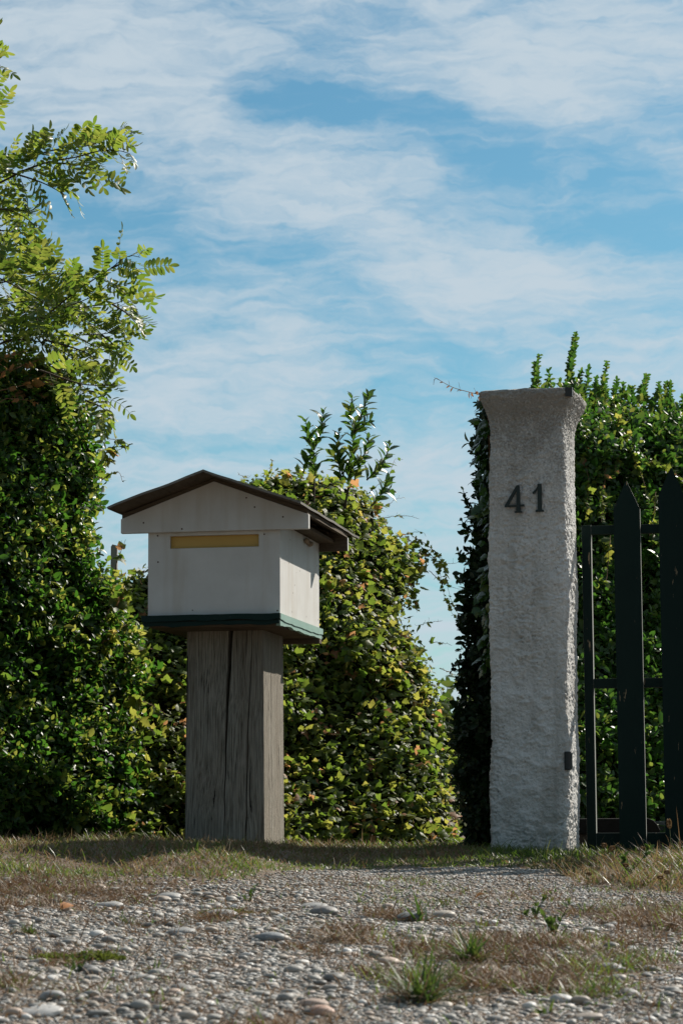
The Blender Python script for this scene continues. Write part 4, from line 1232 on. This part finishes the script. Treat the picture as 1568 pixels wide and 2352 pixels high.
# ------------------------------------------------------------------ stucco gate pillar
def pillar():
    base = W(1213, 1958, 9.0)
    x, y = base[0], 9.0
    g = float(ground_z(np.array([x]), np.array([y]))[0])
    o = empty('gate_pillar', (x, y, g), -R(14.0))
    o.rotation_euler[1] = R(.5)
    tag(o, 'rough white stucco gate pillar with flared top carrying the house number 41', 'pillar')
    ztop = W(1212, 897, 9.0)[2] - g
    nz_, nt = 620, 460
    zs = np.linspace(-.06, ztop, nz_)
    a = .146
    th = np.linspace(0, 1, nt, endpoint=False) * 4
    side = th.astype(int); f = th - side
    # square outline with rounded corners, unit half-width
    def outline(f, side, rc):
        s = f * 2 - 1
        X, Y = s, -np.ones_like(s)
        # round: superellipse projection
        n_ = rc
        k = (np.abs(X) ** n_ + np.abs(Y) ** n_) ** (1 / n_)
        X, Y = X / k, Y / k
        c, s_ = np.array([1, 0, -1, 0])[side], np.array([0, 1, 0, -1])[side]
        return X * c - Y * s_, X * s_ + Y * c
    ox, oy = outline(f, side, 13.0)
    u = np.clip((zs - (ztop - .160)) / .128, 0, 1)
    half = a + .036 * u ** 2.3 + .001 * np.clip(1 - zs / .5, 0, 1)
    half = half + .0022 * np.sin(zs * 7)
    half = half - .004 * np.exp(-((zs - (ztop - .034)) / .008) ** 2)
    topr = np.clip((zs - (ztop - .010)) / .010, 0, 1); half = half - .006 * topr ** 2
    X = half[:, None] * ox[None]; Y = half[:, None] * oy[None] + a; Z = np.repeat(zs[:, None], nt, 1)
    nx, ny = norm(np.stack([ox, oy], -1)).T
    P_ = np.stack([X, Y, Z], -1).reshape(-1, 3)
    q = P_ + .006 * np.stack([vnoise(P_ * 30, 1), vnoise(P_ * 30, 2), vnoise(P_ * 30, 3)], -1)
    low = fbm(q * 5, 3, 11) * .005
    med = 1 - np.abs(fbm(q * [42, 42, 60], 3, 12)); med = (med - .6) * .0055
    dab = np.maximum(fbm(q * [26, 26, 34], 2, 16), 0) * .0050
    fine = fbm(P_ * 170, 3, 13) * .0021
    gritty = np.clip((P_[:, 2] - (ztop - .42)) / .3, 0, 1)
    patch = np.clip(.75 + 1.15 * fbm(P_ * [5, 5, 3.5], 3, 31), .18, 1.7); med = med * patch; dab = dab * np.clip(1.5 - patch * .5, .4, 1.5)
    cr = np.clip((1 - np.abs(vnoise(q * [34, 34, 52], 41) + .45 * vnoise(q * [80, 80, 110], 42)) - .80) / .2, 0, 1) * np.clip(patch * .8 + .25, 0, 1.2)
    disp = low - cr * .0024 + med * (1 - .45 * gritty) + dab * (1 - .6 * gritty) + fine * (1 + 1.0 * gritty)
    P_[:, 0] += disp * np.tile(nx, nz_); P_[:, 1] += disp * np.tile(ny, nz_)
    P_[:, 2] += .004 * vnoise(P_ * [25, 25, 0], 21) * (P_[:, 2] > ztop - .03)
    V = P_.reshape(nz_, nt, 3); V = np.concatenate([V, V[:, :1]], 1)
    mb = MB(); mb.grid(V)
    # top: rings closing inwards
    rings = [V[-1]]
    c = np.array([0, a, ztop + .004])
    for k in (.93, .8, .6, .3, .02):
        rg = c + (V[-1] - c) * k; rg[:, 2] = ztop + .003 + .003 * vnoise(rg * 40, 3); rings.append(rg)
    mb.grid(np.array(rings))
    mb.build('shaft', M['stucco'], o, smooth=True)
    # house numbers
    k = .10985 / 617; zc = W(1205.8, 1142.6, 9.0)[2] - g; xc = (1205.8 - 1220) / 617 + .020
    def conv(L):
        return [((px - 784) * k + xc, zc - (py - 575) * k) for px, py in L]
    yf = -.0165
    four = MB(); one = MB()
    for poly, dp, tgt in (
        ([(345, 752), (598, 330), (614, 322), (640, 322), (640, 372), (612, 412), (428, 742), (390, 775), (348, 778)], .0070, four),
        ([(352, 782), (352, 748), (765, 732), (765, 775)], .0074, four), ([(600, 326), (655, 322), (664, 345), (688, 872), (598, 872)], .0080, four),
        ([(562, 905), (562, 882), (596, 862), (690, 862), (720, 884), (720, 905)], .0086, four),
        ([(1048, 303), (1132, 303), (1138, 862), (1052, 862)], .0080, one), ([(1060, 318), (1052, 395), (1030, 445), (965, 518), (945, 512), (940, 480), (1000, 430), (1040, 370)], .0072, one),
        ([(1005, 900), (1005, 868), (1050, 846), (1140, 846), (1180, 870), (1180, 895)], .0086, one)):
        tgt.ngon_prism(conv(poly), yf - dp + .008, yf + .010)
    n4 = four.build('house_numeral', M['numeral'], o); n4['label'] = 'black metal numeral 4'
    n1 = one.build('house_numeral', M['numeral'], o); n1['label'] = 'black metal numeral 1'
    # hinge block and broken corner iron
    m = MB(); zh = W(1307, 1747, 9.0)[2] - g
    m.prism([(math.cos(t) * .013 + .1475, math.sin(t) * .013 + .004) for t in np.linspace(0, 2 * np.pi, 16, endpoint=False)], 2, zh - .034, zh + .034)
    m.box((.135, .006, zh - .03), (.158, .05, zh + .03))
    m.build('hinge', M['iron'], o, bevel=.002)
    m = MB()
    m.prism([(.154, -.0340), (.1805, -.0340), (.1805, -.012), (.173, -.012), (.172, -.024), (.158, -.026)], 2, ztop - .034, ztop + .0005)
    m.build('corner_iron', M['iron'], o, bevel=.001)
    return g
pillar()

# ------------------------------------------------------------------ picket gate
def gate():
    Y = 9.22
    p = W(1346, 1940, Y)
    g = float(ground_z(np.array([p[0]]), np.array([Y]))[0])
    o = empty('picket_gate', (p[0], Y, g), -R(10.8))
    tag(o, 'dark green picket gate with pointed boards and flaking paint, right of the pillar', 'gate')
    s = Y / F_PX
    ca = math.cos(R(10.8))
    def zof(py): return W(1440, py, Y)[2] - g
    length = 1.3
    def bar(name, x0, x1, z0, z1, y0, y1):
        m = MB(); m.box((x0, y0, z0), (x1, y1, z1), 0)
        m.m[-1] = np.array([0, 0, 0, 1, 0, 1])
        return m.build(name, [M['gate_paint'], M['lit_edge']], o, bevel=.0012)
    st = 21 * s / ca
    bar('stile', 0, st, zof(1955), zof(1205), .022, .062)
    bar('rail', st + .0005, length, zof(1226), zof(1206), .024, .058)
    bar('rail', st + .0005, length, zof(1580), zof(1558), .024, .058)
    bar('rail', st + .0005, length, zof(1950), zof(1913), .024, .058)
    pitch = 102 * s / ca; pw = 59.5 * s / ca
    x = (1449.5 - 1346) * s / ca
    tips = [1108, 1081, 1060, 1046, 1038, 1036]
    for i, tp in enumerate(tips):
        zt, zb = zof(tp), .012; zs = zt - 63 * s
        c = x + i * pitch * (1 - .004 * i)
        if c + pw / 2 > length + .05: break
        r = random.Random(i)
        m = MB()
        pts = [(c - pw / 2, zb), (c + pw / 2, zb), (c + pw / 2 + .0005, zs - .004), (c + pw / 2 - .003, zs + .004), (c + .003, zt), (c - .002, zt - .001), (c - pw / 2 + .003, zs + .006), (c - pw / 2, zs - .004)]
        m.ngon_prism(pts, -.002, .0205)
        m.m = [np.array([0, 1, 1, 1, 0, 0, 0, 0]) if len(q) == 8 else q for q in m.m]
        m.build('picket', [M['gate_paint'], M['lit_edge']], o)
gate()

# ------------------------------------------------------------------ things behind the gate and hedges
def behind():
    Y = 10.5
    a, b = W(1290, 1900, Y), W(1514, 1900, Y)
    g = float(ground_z(np.array([a[0]]), np.array([Y]))[0])
    zt = W(1400, 1880, Y)[2]; h = zt - g
    o = empty('stone_trough', (a[0], Y, g), -R(6))
    tag(o, 'low dark stone trough with a rounded end lying behind the gate', 'trough')
    L = b[0] - a[0]
    m = MB()
    prof = [(0, h * .5), (L - .005, h * .5), (L - .002, h * .62), (L - .012, h * .78), (L - .028, h * .93), (L - .05, h), (0, h)]
    m.ngon_prism(prof, 0, .22); m.build('rim', M['trough'], o, bevel=.004)
    m = MB(); m.box((.0, .012, -.03), (L - .02, .21, h * .499)); m.build('base', M['trough_body'], o, bevel=.004)
    p = W(1560, 1905, 10.9); g = float(ground_z(np.array([p[0]]), np.array([10.9]))[0]); zt = W(1560, 1886, 10.9)[2]
    m = MB(); m.box((-.14, 0, -.03), (.5, .06, zt - g))
    o = m.build('edging_slab', M['concrete'], bevel=.004); o.location = (p[0], 10.9, g)
    tag(o, 'pale grey concrete edging slab beyond the end of the dark trough', 'edging')
    # grey stake between the left hedge and the letterbox
    p = W(251, 1945, 10.3); zt = W(251, 1250, 10.3)[2]; g = float(ground_z(np.array([p[0]]), np.array([10.3]))[0])
    m = MB(); w = 15 / F_PX * 10.3
    m.ngon_prism([(-w / 2, -.05), (w / 2, -.05), (w / 2, zt - g - .006), (-w / 4, zt - g), (-w / 2, zt - g - .01)], 0, .022)
    o = m.build('stake', M['stake'], bevel=.0015); o.location = (p[0], 10.3, g); o.rotation_euler = (0, R(.6), -R(6))
    tag(o, 'weathered grey wooden stake standing at the edge of the left hedge', 'stake')
    # slender-leaved shrub far behind, in the gap by the pillar
    Y = 24.0
    p = W(1045, 1890, Y); o = empty('distant_shrub', p); inv = -p
    tag(o, 'pale narrow-leaved shrub seen far off through the gap beside the pillar', 'shrub')
    r = np.random.default_rng(4); st, lv = MB(), MB()
    for i in range(16):
        tip = W(r.uniform(990, 1085), r.uniform(1530, 1760), Y + r.uniform(-.4, .4))
        pts = smooth_path([p, (p + tip) / 2 + r.normal(0, .08, 3), tip], 12); st.tube(pts + inv, np.linspace(.012, .003, 12), 4)
        k = 40; q = pts[r.integers(4, 12, k)] + r.normal(0, .05, (k, 3))
        d = norm(np.array([.2, 0, -.8]) + .5 * r.normal(0, 1, (k, 3))); nn = norm(r.normal(0, 1, (k, 3)))
        lv.inst(LANCE[0], LANCE[1], q + inv, frames(d, nn), r.uniform(.09, .15, k))
    st.build('stems', M['twig'], o, smooth=True); lv.build('foliage', M['weed_leaf'], o, smooth=True)
behind()

# ------------------------------------------------------------------ weeds, seed heads, fallen leaves
WT = blade_template(.25)
def weed(px, py, hpx, rpx, n, label, kind='tuft', wd=.006, name='weed', m='weed_leaf', seed=0):
    p = G(px, py); s = p[1] / F_PX
    o = empty(name, p)
    tag(o, label, 'weed', 'weeds growing in the gravel')
    r = np.random.default_rng(200 + seed); lv = MB()
    H, Rr = hpx * s, rpx * s
    if kind == 'tuft':
        th = r.uniform(0, 2 * np.pi, n); ln = np.abs(r.normal(.85, .38, n)).clip(.05, 1.5)
        L = np.hypot(H, Rr) * r.uniform(.4, .95, n)
        d = np.stack([np.sin(ln) * np.cos(th), np.sin(ln) * np.sin(th), np.cos(ln)], -1)
        nn = np.stack([-np.cos(th) * np.cos(ln), -np.sin(th) * np.cos(ln), np.sin(ln)], -1) + .3 * r.normal(0, 1, (n, 3))
        lv.inst(WT[0], WT[1], np.stack([r.normal(0, Rr * .12, n), r.normal(0, Rr * .12, n), np.zeros(n) - .002], -1), frames(d, nn), np.stack([wd * r.uniform(.6, 1.3, n), L, L], -1))
        q = n // 2; th = r.uniform(0, 2 * np.pi, q); ln = np.abs(r.normal(1.05, .35, q)).clip(.1, 1.5); L = np.hypot(H, Rr) * r.uniform(.3, .9, q)
        d = np.stack([np.sin(ln) * np.cos(th), np.sin(ln) * np.sin(th), np.cos(ln)], -1)
        lv.inst(WT[0], WT[1], np.stack([r.normal(0, Rr * .2, q), r.normal(0, Rr * .2, q), np.zeros(q)], -1), frames(d, r.normal(0, 1, (q, 3)) + [0, 0, 1]), np.stack([wd * r.uniform(.4, .8, q), L, L], -1), 1)
    elif kind == 'stem':
        for q in range(3 if rpx > 20 else 1):
            tip = np.array([r.normal(0, Rr * .3) + (Rr * .45 if q == 0 else -Rr * .3 * q), r.normal(0, .01), H * (1 - .3 * q)])
            pts = smooth_path([np.zeros(3), tip * .5 + r.normal(0, .004, 3), tip], 10); lv.tube(pts, np.linspace(.0016, .0008, 10), 4)
            k = n; i = r.integers(1, 10, k); a = r.uniform(0, 2 * np.pi, k); ln = r.normal(.7, .25, k)
            d = np.stack([np.sin(ln) * np.cos(a), np.sin(ln) * np.sin(a), np.cos(ln)], -1)
            lv.inst(LANCE[0], LANCE[1], pts[i], frames(d, r.normal(0, 1, (k, 3)) + [0, 0, .8]), r.uniform(.25, .5, k) * H * .6)
    else:
        k = n; a = r.uniform(0, 2 * np.pi, k); q = np.sqrt(r.uniform(0, 1, k))
        pos = np.stack([np.cos(a) * q * Rr, np.sin(a) * q * Rr * .6, H * (1 - q ** 2) * r.uniform(.2, .9, k)], -1)
        d = norm(np.stack([np.cos(a) * q, np.sin(a) * q, np.full(k, .8)], -1) + .5 * r.normal(0, 1, (k, 3)))
        lv.inst(OVAL[0], OVAL[1], pos, frames(d, r.normal(0, 1, (k, 3))), r.uniform(.004, .009, k))
    lv.build('leaves', [M[m], M['thatch']], o)
for i, a in enumerate([
    (962, 2120, 62, 58, 26, 'dark leafy weed with curled tops growing on the blue-grey stone', 'tuft', .008),
    (1228, 2112, 62, 44, 12, 'upright green weed leaning right at the edge of the fine gravel', 'stem', .005),
    (1272, 2152, 74, 34, 14, 'upright weed with a single tall stem in the dry patch at the right', 'stem', .005),
    (968, 2304, 118, 120, 190, 'large bright green grass tuft in the foreground right of centre', 'tuft', .0042),
    (66, 2146, 30, 46, 60, 'low dark green tuft in the gravel at the left edge', 'tuft', .003),
    (178, 2236, 46, 34, 10, 'bright green sprig beside a dark stone at the lower left', 'stem', .005),
    (297, 2124, 30, 34, 22, 'small straw-green tuft in the gravel below the verge at the left', 'tuft', .0028),
    (569, 2074, 38, 32, 14, 'green weed with a leaning stem near the verge below the post', 'stem', .004),
    (360, 2236, 28, 40, 26, 'small green rosette low in the gravel left of centre', 'tuft', .004),
    (486, 2080, 22, 20, 10, 'tiny green weed between stones under the post', 'tuft', .004),
    (1446, 2218, 28, 62, 60, 'spreading green tuft beside a small white stone at the right', 'tuft', .003),
    (1390, 2284, 34, 40, 26, 'yellow-green tuft low at the right of the foreground', 'tuft', .004),
    (1256, 2332, 54, 34, 16, 'broad-leaved green weed at the bottom right', 'tuft', .007),
    (1082, 2210, 50, 110, 130, 'wide straggling green tuft in the dead grass above the large foreground tuft', 'tuft', .004),
    (1440, 2010, 60, 50, 22, 'thin upright weed in the long dry grass at the right', 'stem', .004),
    (560, 2280, 30, 20, 10, 'small bright leaved weed near the bottom left of centre', 'tuft', .005),
    (830, 2075, 22, 40, 24, 'small greyish tuft in the fine gravel left of the leafy dark weed', 'tuft', .0025),
    (1020, 2085, 26, 44, 26, 'small greyish tuft in the fine gravel right of the leafy dark weed', 'tuft', .0025)]):
    weed(*a, seed=i)
for i, a in enumerate([(118, 2212, 22, 62, 900, 'yellow-green moss cushion in the gravel at the lower left'), (215, 2205, 20, 70, 800, 'brownish moss patch to the right of the yellow-green moss cushion'),
                       (520, 2100, 12, 60, 600, 'brown moss growing over a grey stone')]):
    weed(*a, kind='moss', name='moss_cushion', m='moss', seed=60 + i)

def seed_stalk():
    o = empty('plantain_stalk', (0, 0, 0))
    m = MB(); m.tube(smooth_path([(0, 0, 0), (.002, 0, .5), (.012, .004, .86)], 10), np.linspace(.008, .006, 10), 5); m.build('stalk', M['green_stem'], o, smooth=True)
    m = MB(); r = np.random.default_rng(3); k = 260
    t = r.uniform(0, 1, k); a = r.uniform(0, 2 * np.pi, k); rad = .034 * np.sin(np.pi * np.clip(t * .92 + .06, 0, 1)) ** .6
    pos = np.stack([.012 + np.cos(a) * rad, .004 + np.sin(a) * rad, .82 + t * .20], -1)
    d = np.stack([np.cos(a), np.sin(a), np.full(k, .9)], -1)
    m.inst(OVAL[0], OVAL[1], pos, frames(d, r.normal(0, 1, (k, 3))), np.full(k, .034)); m.build('seed_head', M['seed'], o)
    return o
proto = seed_stalk()
for i, (px, top, bot, lab) in enumerate([
    (1392, 1938, 1990, 'brown seed head on a stalk in front of the gate, nearest the pillar foot'), (1414, 1944, 1995, 'brown seed head on a stalk in front of the first picket'), (1404, 1950, 1992, 'pale seed head between two darker ones in front of the gate'),
    (1436, 1984, 2030, 'short brown seed head low in the long dry grass below the first picket'), (1481, 1946, 1990, 'small thin seed head just right of the first picket foot'), (1350, 2004, 2040, 'brown seed head at the left fringe of the long dry grass'),
    (1518, 2012, 2060, 'leaning dark seed head in the long grass near the right edge'), (1547, 1884, 1990, 'tallest seed stalk, in front of the second picket'), (1535, 2000, 2050, 'dark seed head near the right edge of the photo')]):
    p = G(px - 3, bot)
    h = (bot - top) / F_PX * p[1]
    if i == 0: o = proto
    else:
        o = proto.copy(); COL.objects.link(o)
        for ch in proto.children:
            c = ch.copy(); COL.objects.link(c); c.parent = o
    o.location = p; sxy = .145 if i == 7 else .16
    o.scale = (sxy, sxy, h / 1.02); o.rotation_euler = (random.uniform(-.08, .08), random.uniform(-.1, .15), random.uniform(0, 6))
    tag(o, lab, 'seed stalk', 'plantain seed stalks in the dry grass')

def fallen_leaf(px, py, size, label, seed):
    p = G(px, py); r = np.random.default_rng(seed); m = MB()
    v = LANCE[0] * [1.5, 1, 1.6]
    m.inst(v, LANCE[1], np.zeros((1, 3)), frames(np.array([[r.normal(), r.normal() * .4, .25]]), np.array([[r.normal() * .3, -.5, 1]])), np.array([size / F_PX * p[1]]))
    o = m.build('fallen_leaf', M['orange_leaf'], smooth=True); o.location = (p[0], p[1], p[2] + .008)
    tag(o, label, 'leaf', 'dry orange leaves on the ground')
for i, a in enumerate([(578, 1941, 26, 'orange dead leaf on the grass at the foot of the timber post'), (140, 2096, 40, 'curled brown-orange leaf on the gravel at the left'), (1090, 2072, 26, 'small orange leaf on the fine gravel right of centre'),
                       (1150, 1984, 18, 'small orange leaf in the grass in front of the pillar'), (60, 1915, 34, 'rust-coloured leaf lying under the left hedge')]):
    fallen_leaf(*a, seed=i)
